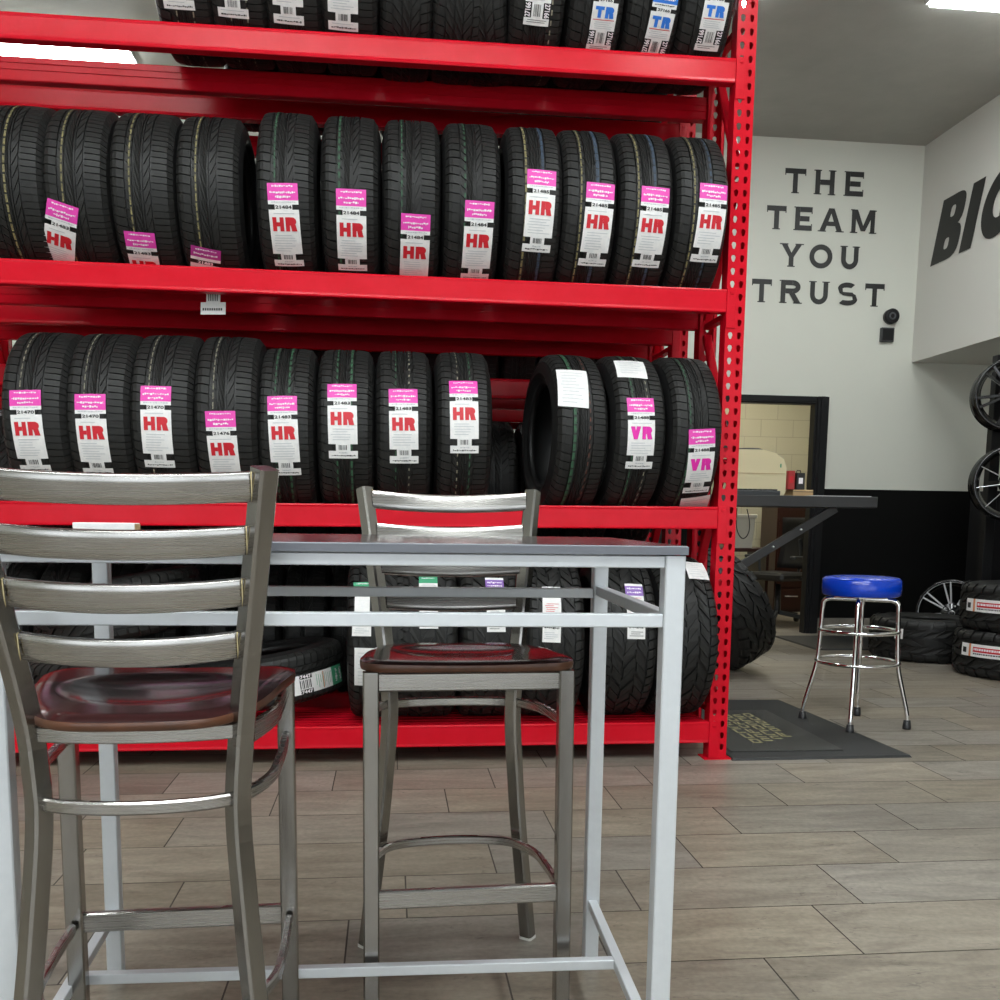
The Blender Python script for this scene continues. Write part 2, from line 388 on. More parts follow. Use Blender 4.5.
# ------------------------------------------------------------------ ceiling lights
def ceil_light(x, y, lx, ly, label, em=None, z=ZC):
    t = thing('ceiling_light', label, 'ceiling light', (x, y, z), (0, 0, 0), 'long white ceiling lights')
    m = MB(); m.box(-lx/2-.02, lx/2+.02, -ly/2-.02, ly/2+.02, -.03, 0); m.build('housing', M['fixture'], t)
    m = MB(); m.box(-lx/2, lx/2, -ly/2, ly/2, -.05, -.03); m.build('diffuser', em or M['led'], t)
ceil_light(4.05, 6.22, 1.25, .3, 'long white strip light on the grey ceiling above the wheel display')
ceil_light(-3.25, 7.86, 2.75, .24, 'long white strip light by the far wall above the rack, left side')
ceil_light(1.6, 6.4, 1.4, .3, 'strip light above the aisle behind the red rack')
ceil_light(1.9, 1.6, .3, 2.4, 'strip light above the tiled floor in front of the rack')
ceil_light(-.2, .2, 2.6, .3, 'strip light above the seating area, nearest the front windows')
ceil_light(.6, -1.7, 3.0, .3, 'strip light added just inside the front windows to brighten the table front')  # unseen lamp, added to light the front faces of the table
ceil_light(-1.6, 1.4, 2.4, .3, 'strip light above the bar table and the left stool')
M['led_office'] = mat('office_diffuser', (.95, .9, .8), .5, 0, emit=((1., .93, .76), 20.))
ceil_light(3.9, 10.2, .9, .5, 'square light on the office ceiling behind the door', M['led_office'], 2.9)

# ================================================================== RACKS
BEAM_H, BEAM_D = .093, .05
XU0, XU1 = 1.367, 1.447
def upright(mb, x0, x1, yf, yb, ztop, flip, holes=True):
    """C section post, perforated web facing -Y (or +Y when flip), two flanges going back"""
    w = (x1-x0)/2; p = .0508
    def plate(y, n):
        for k in range(n):
            zc = .03+p*(k+.5)
            for c in range(2):
                a = x0+c*w; b = a+w; z0, z1 = zc-p/2, zc+p/2; cx = (a+b)/2+(.002 if c == 0 else -.002)
                ou = [(a, z0), (cx, z0), (b, z0), (b, zc), (b, z1), (cx, z1), (a, z1), (a, zc)]
                s_ = -1 if c == 0 else 1
                hr = .0098
                inn = [(cx-.005, zc-.013), (cx, zc-.0155), (cx+.005, zc-.013), (cx+hr, zc+.002), (cx+.007, zc+.010), (cx, zc+.0125), (cx-.007, zc+.010), (cx-hr, zc+.002)]
                for (dy, si) in ((0, 1), (.0025, -1)):
                    vs = [(q[0], y+dy, q[1]) for q in ou]+[(q[0], y+dy, q[1]) for q in inn]
                    mb.add(vs, [(i, (i+1) % 8, 8+(i+1) % 8, 8+i) for i in range(8)])
                vs = [(q[0], y, q[1]) for q in inn]+[(q[0], y+.0025, q[1]) for q in inn]
                mb.add(vs, [(i, (i+1) % 8, 8+(i+1) % 8, 8+i) for i in range(8)])
        mb.box(x0, x1, y, y+.0025, 0, .03)
    n = int((ztop-.03)/p)
    if holes: plate(yf, n)
    else: mb.box(x0, x1, yf, yf+.0025, 0, ztop)
    mb.box(x0, x0+.0025, yf+.0025, yb, 0, ztop); mb.box(x1-.0025, x1, yf+.0025, yb, 0, ztop)
    mb.box(x0, x0+.014, yb-.0025, yb, 0, ztop); mb.box(x1-.014, x1, yb-.0025, yb, 0, ztop)
def beam(mb, x0, x1, y, d, za, zb, h=BEAM_H):
    """face at y, going back by d; top height za at x0, zb at x1; slight rolled edges and a lip"""
    sg = 1 if d > 0 else -1
    sec = [(0, -.006), (.002*sg, -.001), (.006*sg, 0), (d-.004*sg, 0), (d, -.004), (d, -h+.004), (d-.004*sg, -h), (.006*sg, -h), (.002*sg, -h+.001), (0, -h+.006), (0.0015*sg, -h+.014), (.0015*sg, -.014)]
    vs = [(x0, y+a, za+b) for a, b in sec]+[(x1, y+a, zb+b) for a, b in sec]; n = len(sec)
    mb.add(vs, [(i, (i+1) % n, n+(i+1) % n, n+i) for i in range(n)]+[tuple(range(n)), tuple(range(n, 2*n))])
def connector(mb, x, y, zt, side):
    # plate over the inner hole column
    a, b = (x, x+.040) if side > 0 else (x-.040, x)
    mb.box(a, b, y-.006, y-.0005, zt-.155, zt+.003, bev=.0015)
    for dz in (-.035, -.075, -.125): 
        mb.lathe([(.0, -.003), (.006, -.003), (.007, 0)], 10, 'z', 0, M4=Matrix.Translation(((a+b)/2, y-.0065, zt+dz)) @ Matrix.Rotation(radians(90), 4, 'X'))
    # tongue pressed out of the plate
    mb.box(a+.012, b-.012, y-.0095, y-.0055, zt-.022, zt-.010, bev=.0015)
def pallet_rack(label, x0, x1, yf, yr, levels, ztop, lips=True, holes=True, deck=None, name='pallet_rack'):
    t = thing(name, label, 'rack', (0, 0, 0))
    for (a, b) in ((x1, x1+.08), (x0-.08, x0)):
        for (y, back) in ((yf, yf+.07), (yr, yr-.07)):
            m = MB()
            if y == yf: upright(m, a, b, yf, yf+.07, ztop, False, holes)
            else:
                mm = MB(); upright(mm, a, b, 0, .07, ztop, False, holes)
                m.v = [(v[0], yr-v[1], v[2]) for v in mm.v]; m.f = mm.f; m.mi = mm.mi; m.sm = mm.sm
            m.box(a-.02, b+.02, min(y, back)-.01, max(y, back)+.01, 0, .006)
            m.build('upright', M['red'], t)
        xc = (a+b)/2; z = .2; k = 0
        while z+.5 < ztop:
            m = MB(); m.sweep([(xc, yf+.06, z), (xc, yr-.06, z)], rsq(.018, .012), (1, 0, 0)); m.build('brace', M['red'], t)
            m = MB()
            p, q = ((xc, yf+.06, z+.03), (xc, yr-.06, z+.52)) if k % 2 == 0 else ((xc, yr-.06, z+.03), (xc, yf+.06, z+.52))
            m.sweep([p, q], rsq(.018, .012), (1, 0, 0)); m.build('brace', M['red'], t)
            z += .56; k += 1
    for (za, zb) in levels:
        m = MB(); beam(m, x0, x1, yf, BEAM_D, za, zb); connector(m, x1, yf, zb, 1); connector(m, x0, yf, za, -1)
        m.build('beam', M['red'], t)
        m = MB(); beam(m, x0, x1, yr, -BEAM_D, za, zb)
        # strengthening ridges on the inner face of the rear beam
        for dz in (.025, .05): m.box(x0, x1, yr-BEAM_D-.004, yr-BEAM_D, (za+zb)/2-dz-.004, (za+zb)/2-dz)
        m.build('beam', M['red'], t)
    if deck is not None:
        m = MB(); z = deck; n = 12; y_ = yf+BEAM_D
        dy = (yr-yf-2*BEAM_D)/n
        for k in range(n):
            ya = y_+k*dy; h = .006 if k % 2 else 0
            m.box(x0, x1, ya, ya+dy-.001, z-.006+h*.0, z+h-.006)
        m.build('deck', M['red'], t)
    return t
LV = [(.157, .165), (1.060, 1.084), (1.972, 1.965), (2.838, 2.850)]
XRL = -2.29
pallet_rack('tall red steel rack with perforated posts in front, holding rows of tires', XRL, XU0, 4.02, 4.44, LV, 4.2, deck=.160)
pallet_rack('third red steel rack, added farthest back to block the lit wall between tires', XRL, XU0, 5.95, 6.45, [(.16, .16), (.9, .9), (1.69, 1.69), (2.45, 2.45)], 3.2, holes=False)  # added rack; with its tires it blocks the bright far wall
pallet_rack('second red steel rack standing behind the front rack, half hidden', XRL, XU0, 4.80, 5.30, [(.16, .16), (.9, .9), (1.69, 1.69), (1.967, 1.967), (2.895, 2.895)], 4.2)

# lettering glyphs
LAYER = [0]
def glyph(mb, ch, x0, w, y0, h, fn, th, sfk=.30, mi=0, fn2=None):
    """wide copperplate like capitals: strokes of width th with small serifs. coordinates 0..w, 0..h"""
    if fn2: fn = fn2
    sf = th*sfk; st_ = th*.22
    def rect(a, b, c, d):
        LAYER[0] = (LAYER[0]+1) % 12; mb.add([fn(x0+a, y0+c), fn(x0+b, y0+c), fn(x0+b, y0+d), fn(x0+a, y0+d)], [(0, 1, 2, 3)], mi)
    def quad(p):
        LAYER[0] = (LAYER[0]+1) % 12; mb.add([fn(x0+a, y0+b) for a, b in p], [(0, 1, 2, 3)], mi)
    def arc(cx, cy, rx, ry, a0, a1, t=th, n=20):
        vs = []; LAYER[0] = (LAYER[0]+1) % 12
        for i in range(n+1):
            a = radians(a0+(a1-a0)*i/n)
            vs.append(fn(x0+cx+rx*cos(a), y0+cy+ry*sin(a))); vs.append(fn(x0+cx+(rx-t)*cos(a), y0+cy+(ry-t)*sin(a)))
        mb.add(vs, [(2*i, 2*i+2, 2*i+3, 2*i+1) for i in range(n)], mi)
    def vserif(x, top):   # serif on a vertical stroke spanning x..x+th
        if top: rect(x-sf, x+th+sf, h-st_, h)
        else: rect(x-sf, x+th+sf, 0, st_)
    def hserif(x, c, d, left):
        if left: rect(x, x+st_, c-sf*.6, d+sf*.6)
        else: rect(x-st_, x, c-sf*.6, d+sf*.6)
    H_ = h
    if sfk == 0:
        def vserif(x, top): pass
    if ch == 'V':
        quad([(0, H_), (th*1.15, H_), (w/2+th*.5, 0), (w/2-th*.5, 0)]); quad([(w-th*1.15, H_), (w, H_), (w/2+th*.5, 0), (w/2-th*.5, 0)]); return
    if ch == 'B':
        rect(0, w*.36, 0, H_)
        def ring(cx, cy, rx, ry, ix, iy, icx, n=32):
            LAYER[0] = (LAYER[0]+1) % 12; vs = []
            for q in range(n):
                a = 2*pi*q/n; c_, s2 = cos(a), sin(a); r = (abs(c_)**3.2+abs(s2)**3.2)**(-1/3.2)
                vs.append(fn(x0+cx+rx*c_*r, y0+cy+ry*s2*r)); vs.append(fn(x0+icx+ix*c_*r, y0+cy+iy*s2*r))
            mb.add(vs, [(2*q, (2*q+2) % (2*n), (2*q+3) % (2*n), 2*q+1) for q in range(n)], mi)
        ring(w*.50, H_*.745, w*.44, H_*.255, w*.085, H_*.085, w*.50); ring(w*.52, H_*.265, w*.48, H_*.265, w*.085, H_*.085, w*.50)
        rect(w*.2, w*.80, H_*.46, H_*.56)
        return
    if ch == 'I': rect(0, w, 0, H_); return
    if ch == 'G':
        arc(w/2, H_/2, w/2, H_/2, 40, 330, th, 40); rect(w*.55, w, H_*.30, H_*.52); rect(w-th, w, H_*.12, H_*.35); return
    if ch == 'T':
        rect((w-th)/2, (w+th)/2, 0, H_-th); rect(0, w, H_-th, H_); rect(0, st_, H_-th-sf, H_-th); rect(w-st_, w, H_-th-sf, H_-th); vserif((w-th)/2, 0)
    elif ch == 'H':
        rect(sf, sf+th, 0, H_); rect(w-th-sf, w-sf, 0, H_); rect(sf+th, w-th-sf, (H_-th)/2, (H_+th)/2)
        for x in (sf, w-th-sf): vserif(x, 0); vserif(x, 1)
    elif ch == 'E':
        rect(sf, sf+th, 0, H_); rect(sf+th, w, 0, th); rect(sf+th, w, H_-th, H_); rect(sf+th, w*.85, (H_-th)/2, (H_+th)/2)
        rect(0, sf, 0, st_); rect(0, sf, H_-st_, H_); rect(w-st_, w, th, th+sf); rect(w-st_, w, H_-th-sf, H_-th)
    elif ch == 'A':
        quad([(0, 0), (th*1.15, 0), (w/2+th*.35, H_), (w/2-th*.55, H_)]); quad([(w-th*1.15, 0), (w, 0), (w/2+th*.6, H_), (w/2-th*.4, H_)])
        rect(w*.24, w*.76, H_*.25, H_*.25+th*.85); rect(-sf, th*1.15+sf, 0, st_); rect(w-th*1.15-sf, w+sf, 0, st_)
    elif ch == 'M':
        rect(sf, sf+th*.9, 0, H_); rect(w-th*.9-sf, w-sf, 0, H_)
        quad([(sf, H_), (sf+th*1.2, H_), (w/2+th*.45, th*.4), (w/2-th*.45, th*.4)]); quad([(w-sf-th*1.2, H_), (w-sf, H_), (w/2+th*.45, th*.4), (w/2-th*.45, th*.4)])
        for x in (sf, w-th*.9-sf): vserif(x, 0)
        rect(0, sf+th*.5, H_-st_, H_); rect(w-sf-th*.5, w, H_-st_, H_)
    elif ch == 'Y':
        rect((w-th)/2, (w+th)/2, 0, H_*.5); quad([(0, H_), (th*1.2, H_), (w/2+th*.5, H_*.42), (w/2-th*.5, H_*.42)]); quad([(w-th*1.2, H_), (w, H_), (w/2+th*.5, H_*.42), (w/2-th*.5, H_*.42)])
        vserif((w-th)/2, 0); rect(-sf, th*1.2+sf, H_-st_, H_); rect(w-th*1.2-sf, w+sf, H_-st_, H_)
    elif ch == 'O':
        arc(w/2, H_/2, w/2, H_/2+.004, 0, 360, th, 40)
    elif ch == 'U':
        r = H_*.42
        rect(sf, sf+th, r, H_); rect(w-sf-th, w-sf, r, H_); arc(w/2, r, w/2-sf, r, 180, 360, th)
        vserif(sf, 1); vserif(w-sf-th, 1)
    elif ch == 'R':
        rect(sf, sf+th, 0, H_); r = H_*.29
        rect(sf+th, w*.6, H_-th, H_); rect(sf+th, w*.6, H_-2*r, H_-2*r+th); arc(w*.6, H_-r, w*.36, r, -90, 90, th)
        quad([(w*.42, H_-2*r+th*.2), (w*.42+th*1.25, H_-2*r+th*.2), (w, 0), (w-th*1.3, 0)]); vserif(sf, 0); rect(0, sf, H_-st_, H_); rect(w-th*1.3-sf, w+sf, 0, st_)
    elif ch == 'S':
        r = H_*.27; cy1 = H_-r; cy2 = r+.0
        rx = w/2
        arc(rx, cy1, rx*.93, r, 40, 180, th); arc(rx, cy2, rx, r, -140, 0, th)
        quad([(w*.035, cy1), (w*.035+th, cy1), (w*.30, H_*.46), (w*.12, H_*.53)])
        quad([(w-th, cy2), (w, cy2), (w*.9, H_*.48), (w*.72, H_*.54)])
        quad([(w*.12, H_*.585), (w*.28, H_*.44), (w*.93, H_*.38), (w*.75, H_*.57)])

# ================================================================== TIRES
def rt(x, R, hw, crown=.007, sh=.022):
    a = min(1, abs(x)/hw)
    return R - crown*a*a - (sh*((a-.8)/.2)**2 if a > .8 else 0)
def make_tire_meshes(kind, R, W, bead, ribs, depth, hw, seed=1):
    """returns (casing mesh, tread mesh) about the origin, axis along X"""
    m = MB(); prof = []
    nseg = 14
    for i in range(nseg+1):
        x = -hw+2*hw*i/nseg; prof.append((rt(x, R, hw)-depth, x))
    sw = W/2
    rs = rt(hw, R, hw)-depth
    side = [(rs-.012, sw-.006), (rs-.012-(rs-bead)*.2, sw-.001), (rs-(rs-bead)*.45, sw), (rs-(rs-bead)*.47, sw+.0015), (rs-(rs-bead)*.5, sw), (rs-(rs-bead)*.75, sw-.008), (bead+.018, sw-.02), (bead+.012, sw-.017), (bead+.004, sw-.022), (bead, sw-.03), (bead+.002, sw-.045), (bead+.03, sw-.03), (rs-(rs-bead)*.5, sw-.014), (rs-.02, hw-.012), (R-.03, hw*.6)]
    loop = prof+side+[(R-.028, 0)]+[(r, -x) for r, x in reversed(side)]
    m.lathe(loop, 72, 'x', 0, True, closed=True)
    casing = m.mesh('casing', M['rubber_side'])
    t = MB(); rnd = random.Random(seed)
    for (u0, u1, N, ph, slant, gap, zig) in ribs:
        seg = 4 if max(abs(u0), abs(u1)) > .75*hw else 1
        for k in range(N):
            a0 = 2*pi*(k+ph)/N; da = 2*pi/N*(1-gap)
            sl = slant*2*pi/N
            U0, U1 = u0, u1
            if zig:
                s_ = zig if k % 2 else -zig
                U0 += s_*.5; U1 += s_*.5
            cols = []
            for i in range(seg+1):
                x = U0+(U1-U0)*i/seg; f = i/seg; off = sl*f
                a, b = a0+off, a0+off+da
                r = rt(x, R, hw)
                for an in (a, b):
                    cols.append((x, r*cos(an), r*sin(an)))
                for an in (a, b):
                    cols.append((x, (r-depth-.001)*cos(an), (r-depth-.001)*sin(an)))
            F = []
            for i in range(seg):
                o = 4*i; p = 4*(i+1)
                F += [(o, o+1, p+1, p), (o, p, p+2, o+2), (o+1, o+3, p+3, p+1)]
            F += [(0, 2, 3, 1), (4*seg, 4*seg+1, 4*seg+3, 4*seg+2)]
            t.add(cols, F, 0)
    tread = t.mesh('tread', M['rubber'])
    return casing, tread
T = {}
hw = .109
def touring_ribs(h):
    return [(-h-.001, -h*.515, 60, .0, .30, .14, 0), (-h*.46, -h*.275, 60, .3, .55, .12, 0), (-h*.22, -h*.01, 44, .1, 1.7, .10, 0),
    (h*.037, h*.073, 30, .2, 0, .03, 0), (h*.12, h*.31, 44, .5, -1.0, .16, 0), (h*.367, h+.001, 84, .2, .12, .15, 0)]
for k_, R_, W_ in (('touring', .335, .226), ('wide', .354, .250), ('low', .320, .246)):
    h_ = W_/2-.011; T[k_] = dict(R=R_, W=W_, hw=h_, meshes=make_tire_meshes(k_, R_, W_, .210, touring_ribs(h_), .007, h_))
T['small'] = dict(R=.325, W=.215, hw=.098, meshes=make_tire_meshes('small', .325, .215, .205, [
    (-.099, -.055, 60, .0, .30, .14, 0), (-.049, -.020, 50, .3, .9, .14, 0), (-.014, .014, 44, .1, 1.2, .12, 0),
    (.020, .049, 50, .5, -.9, .14, 0), (.055, .099, 60, .2, -.3, .14, 0)], .007, .098))
hw = .117
T['terrain'] = dict(R=.352, W=.252, hw=hw, meshes=make_tire_meshes('terrain', .352, .252, .205, [
    (-.118, -.078, 54, .0, .25, .20, 0), (-.070, -.030, 40, .3, .9, .22, .006), (-.023, .021, 40, .6, -1.0, .20, .007),
    (.030, .070, 40, .1, .9, .22, .006), (.078, .118, 54, .5, -.25, .20, 0)], .010, hw))
hw = .148
T['mud'] = dict(R=.42, W=.315, hw=hw, meshes=make_tire_meshes('mud', .42, .315, .225, [
    (-.150, -.098, 30, .0, .10, .22, .010), (-.086, -.032, 28, .3, .8, .2, .012), (-.022, .024, 28, .6, -.9, .18, .014),
    (.034, .086, 28, .1, .8, .2, .012), (.098, .150, 30, .5, -.10, .22, .010)], .014, hw))

def make_label(tire, R, hw, x0, phi, w, kind, number, rotd=0., hl=1., two=None):
    """sticker wrapped on the tread. x0 centre across, phi: angle of its top edge above the horizontal
    front (-Y), runs down the circumference. kind: HR VR TR green plain ..."""
    Rr = R+.0015
    cr, sr = cos(rotd), sin(rotd)
    def fn(off):
        def g(u, v):       # u across (right +), v down
            if kind == 'TR': v = v*.86
            u2 = u*cr - v*sr; v2 = u*sr + v*cr
            ph = phi - v2/Rr; x = x0+u2
            r = Rr+off-min(.010, .007*(x/hw)**2)
            return (x, -r*cos(ph), r*sin(ph))
        return g
    P = MB(); I = MB(); S = fn(0); Q = fn(.0012); Q2 = fn(.0018)
    PM = [M['paper'], M['pink'], M['greenink'], M['purpleink'], M['blackink'], M['orangeink'], M['redink'], M['blueink'], M['magenta']]
    IM = [M['redink'], M['blackink'], M['greyink'], M['whiteink'], M['pinkink'], M['blueink'], M['greenink'], M['orangeink']]
    def band(mb, u0, u1, v0, v1, mi, g=S):
        n = max(1, int(abs(v1-v0)/.012)); nu = 4
        vs = []; 
        for j in range(n+1):
            for i in range(nu+1): vs.append(g(u0+(u1-u0)*i/nu, v0+(v1-v0)*j/n))
        mb.add(vs, [(j*(nu+1)+i, j*(nu+1)+i+1, (j+1)*(nu+1)+i+1, (j+1)*(nu+1)+i) for j in range(n) for i in range(nu)], mi)
    def block(body, u0, u1, v0, v1, mi):
        n = len(body); gp = (u1-u0)*.07; w_ = (u1-u0-gp*(n-1))/n
        for i, c in enumerate(body): glyph(I, c, u0+i*(w_+gp), w_, -v1, v1-v0, lambda a, b: Q2(a, b), (v1-v0)*.30, 0, mi, lambda a, b: Q2(a, -b))
    def txt(body, u0, u1, v0, v1, mi, bold=.03, g=Q2):
        put_text(I, body, u0, u1, -v1, -v0, lambda a, b: g(a, -b), mi, bold)
    def vtxt(body, u0, u1, v0, v1, mi, sgn, bold=.03):
        # text turned by a quarter, reading up or down
        if sgn > 0: put_text(I, body, v0, v1, u0, u1, lambda a, b: Q2(b, a), mi, bold)
        else: put_text(I, body, v0, v1, u0, u1, lambda a, b: Q2(u0+u1-b, v0+v1-a), mi, bold)
    h = w/2; rnd = random.Random(int(abs(x0)*1000)*7 + int(phi*100)*13 + sum(ord(c) for c in number+kind))
    def barcode(u0, u1, v0, v1):
        u = u0
        while u < u1:
            d = rnd.choice((.0012, .002, .003)); band(I, u, min(u+d, u1), v0, v1, 1, Q); u += d+rnd.choice((.0015, .002, .003))
    def greys(v0, v1, step=.010, mi=2):
        v = v0
        while v < v1-.003:
            a = -h*.82+rnd.random()*.01; b = h*(.2+.6*rnd.random()); band(I, a, b, v, v+.0022, mi, Q); v += step
    def squiggle(v, hh, u0, u1, mi=3):
        u = u0
        while u < u1:
            d = .003+rnd.random()*.006; q = rnd.random()*hh*.4
            band(I, u, min(u+d, u1), v+q, v+hh*(.55+.4*rnd.random()), mi, Q); u += d+.0016
    if kind in ('HR', 'VR'):
        ink = 0 if kind == 'HR' else 4
        band(P, -h, h, 0, .060, 1); squiggle(.007, .008, -h*.7, h*.7); squiggle(.028, .010, -h*.85, h*.85); squiggle(.043, .010, -h*.5, h*.5)
        band(P, -h, h, .060, .074, 0); squiggle(.063, .006, -h*.8, h*.8, 2)
        band(P, -h*.58, h*.58, .074, .092, 0); txt(number, -h*.54, h*.54, .077, .089, 1)
        bb = .092+.165*hl
        band(P, -h, h, .092, bb, 0)
        block(kind, -h*.80, h*.80, .118, .168, ink)
        greys(.104, .112); 
        if bb > .2: greys(.182, bb-.006)
        n2 = bb+.026; band(P, -h*.5, h*.5, bb, n2, 0); barcode(-h*.3, h*.3, bb+.003, n2-.004)
        band(P, -h, h, n2, n2+.030, 0); squiggle(n2+.004, .006, -h*.3, h*.3, 2); squiggle(n2+.015, .007, -h*.8, h*.85, 1)
    elif kind == 'TR':
        band(P, -h, h, -.085, -.04, 7); squiggle(-.07, .02, -h*.8, h*.8, 3)
        band(P, -h, h, -.04, -.022, 0); squiggle(-.036, .006, -h*.8, h*.8, 1)
        band(P, -h*.58, h*.58, -.022, -.006, 0); txt(number, -h*.5, h*.5, -.020, -.009, 1)
        band(P, -h, h, -.006, .105, 0); block('TR', -h*.76, h*.76, .010, .054, 5); band(I, -h*.85, h*.85, .060, .063, 0, Q); greys(.070, .102, .008)
        band(P, -h*.45, h*.45, .105, .165, 0); barcode(-h*.28, h*.28, .112, .158)
        vtxt(number, -h*.98, -h*.55, .108, .162, 3, -1); vtxt(number, h*.55, h*.98, .108, .162, 3, 1)
        band(P, -h, h, .165, .195, 0); greys(.172, .19, .008, 1)
    elif kind == 'tail':       # lower end of a sticker
        band(P, -h, h, -.12, .0, 0); greys(-.06, -.004, .009)
        band(P, -h*.5, h*.5, 0, .030, 0); barcode(-h*.3, h*.3, .003, .026); band(P, -h, h, .030, .064, 0); greys(.037, .042); squiggle(.048, .008, -h*.8, h*.85, 1)
    elif kind == 'flap':
        band(P, -h, h, 0, .045, 8); squiggle(.006, .008, -h*.7, h*.7); squiggle(.024, .010, -h*.8, h*.8)
        band(P, -h, h, .045, .058, 0); band(P, -h*.58, h*.58, .058, .076, 4); txt(number, -h*.5, h*.5, .060, .073, 3); band(P, -h, h, .076, .12, 0)
    elif kind == 'plain':
        band(P, -h, h, 0, .185*hl, 0); greys(.02, .17*hl, .016)
    elif kind == 'green':
        band(P, -h, h, 0, .035, 2); squiggle(.006, .008, -h*.7, h*.7); band(P, -h, h, .035, .060, 0); greys(.04, .056, .008)
        band(P, -h*.8, h*.8, .060, .135, 2 if number == 'g' else 0); band(P, -h, h, .135, .235, 0); squiggle(.15, .012, -h*.8, h*.8, 1); squiggle(.185, .010, -h*.8, h*.8, 1); greys(.205, .232, .008, 2)
    elif kind == 'whitered':
        band(P, -h, h, 0, .07, 0); squiggle(.004, .006, -h*.8, h*.8, 5); greys(.02, .035); band(P, -h*1.02, h*1.02, .07, .13, 0); greys(.08, .125, .008, 0)
        band(P, -h*.8, h*.8, .13, .16, 0); band(P, -h, h, .16, .24, 0); squiggle(.175, .012, -h*.8, h*.8, 1); greys(.2, .235, .008, 2)
    elif kind == 'purple':
        band(P, -h, h, 0, .012, 0); band(P, -h, h, .012, .060, 3); squiggle(.02, .014, -h*.8, h*.8); squiggle(.04, .01, -h*.8, h*.8)
        band(P, -h, h, .060, .17, 0); greys(.07, .11, .010, 0); greys(.12, .17); squiggle(.19, .012, -h*.8, h*.8, 1)
        band(P, -h, h, .17, .245, 0); greys(.215, .24, .008, 1)
    elif kind == 'redwrap':    # long red and white band sticker (v runs along the tread)
        band(P, -h, h, 0, .072, 0); band(I, -h*.5, h*.35, .016, .05, 1, Q)
        band(P, -h, h, .072, .090, 5); band(P, -h, h, .090, .102, 0)
        band(P, -h, h, .102, .42, 0); band(I, -h*.25, h*.55, .108, .42, 0, Q); squiggle2 = 0
        v = .115
        while v < .41:
            d = .006+rnd.random()*.010; band(I, h*.02, h*.36, v, v+d, 3, Q2); v += d+.004
        v = .112
        while v < .30:
            d = .006+rnd.random()*.010; band(I, -h*.62, -h*.42, v, v+d, 1, Q2); v += d+.004
    elif kind == 'numbers':   # small white code sticker with a green and beige end
        band(P, -h, h, 0, .085, 2); squiggle(.01, .02, -h*.7, h*.7); squiggle(.045, .02, -h*.7, h*.7)
        band(P, -h, h, .085, .20, 0); greys(.09, .19, .011, 6); band(I, -h*.9, h*.9, .14, .144, 7, Q)
        band(P, -h*.55, h*.55, .20, .275, 0); band(P, -h, h, .262, .290, 0)
        for q in range(7): band(I, -h*.45, h*.45, .208+q*.008, .208+q*.008+(.003 if q % 2 else .005), 1, Q)
        vt = number
        put_text(I, vt, .205, .27, h*.6, h*1.0, lambda a, b: Q2(h*1.6-b, .475-a), 3, .03)
        put_text(I, vt, .205, .27, -h*1.0, -h*.6, lambda a, b: Q2(-h*1.6-b, .475-a), 3, .03)
    lab = P.build('paper_label', PM, tire, fix=False)
    if I.v: I.build('label_print', IM, lab, fix=False)
    return lab
_stripes = {}
def stripe_mesh(kind, u0, u1, m, dash=.75, wob=0):
    key = (kind, u0, u1, m, dash)
    if key not in _stripes:
        t = T[kind]; s_ = MB(); N = 60
        for k in range(N):
            a0 = 2*pi*(k+.05)/N; a1 = a0+2*pi/N*dash
            vs = []
            for an in (a0, a1):
                for u in (u0, u1):
                    r = rt(u, t['R'], t['hw'])+.0006; vs.append((u, r*cos(an), r*sin(an)))
            s_.add(vs, [(0, 1, 3, 2)])
        _stripes[key] = s_.mesh('paint_stripe', M[m])
    return _stripes[key]
def tire(kind, loc, label, yaw=0, lean=0, roll=0, group=None, cat='tire', stripes=(), spin=0, axis='x', flat=None):
    if flat is not None: rot = Matrix.Rotation(radians(flat), 4, 'Z') @ Matrix.Rotation(radians(90), 4, 'Y') @ Matrix.Rotation(radians(roll), 4, 'X')
    else: rot = Matrix.Rotation(radians(yaw), 4, 'Z') @ Matrix.Rotation(radians(lean), 4, 'Y')
    t = thing('tire', label, cat, loc, (0, 0, 0), group)
    t.rotation_euler = rot.to_euler()
    ca, tr = T[kind]['meshes']
    for nm, me in (('casing', ca), ('tread', tr)):
        o = bpy.data.objects.new(nm, me); C.objects.link(o); o.parent = t; o.rotation_euler = (radians(spin), 0, 0)
    for (u0, u1, m, dash) in stripes:
        o = bpy.data.objects.new('paint_stripe', stripe_mesh(kind, u0, u1, m, dash)); C.objects.link(o); o.parent = t; o.rotation_euler = (radians(spin), 0, 0)
    t['_r'] = T[kind]['R']
    return t, Matrix.Translation(Vector(loc)) @ rot
def hit(px, py, Mx, R):
    """where the sight line through a pixel meets the tread cylinder, in tire coordinates: (x, angle)"""
    Mi = Mx.inverted(); o = Mi @ CAMP; d = Mi.to_3x3() @ ray(px, py)
    a = d.y*d.y+d.z*d.z; b = 2*(o.y*d.y+o.z*d.z); c = o.y*o.y+o.z*o.z-R*R
    D = b*b-4*a*c
    if D < 0: return None
    t = (-b-sqrt(D))/(2*a); p = o+d*t
    return p.x, atan2(p.z, -p.y)
ORD = ['first', 'second', 'third', 'fourth', 'fifth', 'sixth', 'seventh', 'eighth', 'ninth', 'tenth', 'eleventh', 'twelfth']
def sticker(t, Mx, kind_t, px, py, w, kind, num, rot=0, hl=1.):
    R = T[kind_t]['R']; h = hit(px, py, Mx, R)
    if h is None: return
    make_label(t, R, T[kind_t]['hw'], h[0], h[1], w, kind, num, radians(rot), hl)
YT = 4.23
Y_S = (-.050, -.043, 'stripe_w', .8)
def row_touring(px, ym, zc, extra):
    pass
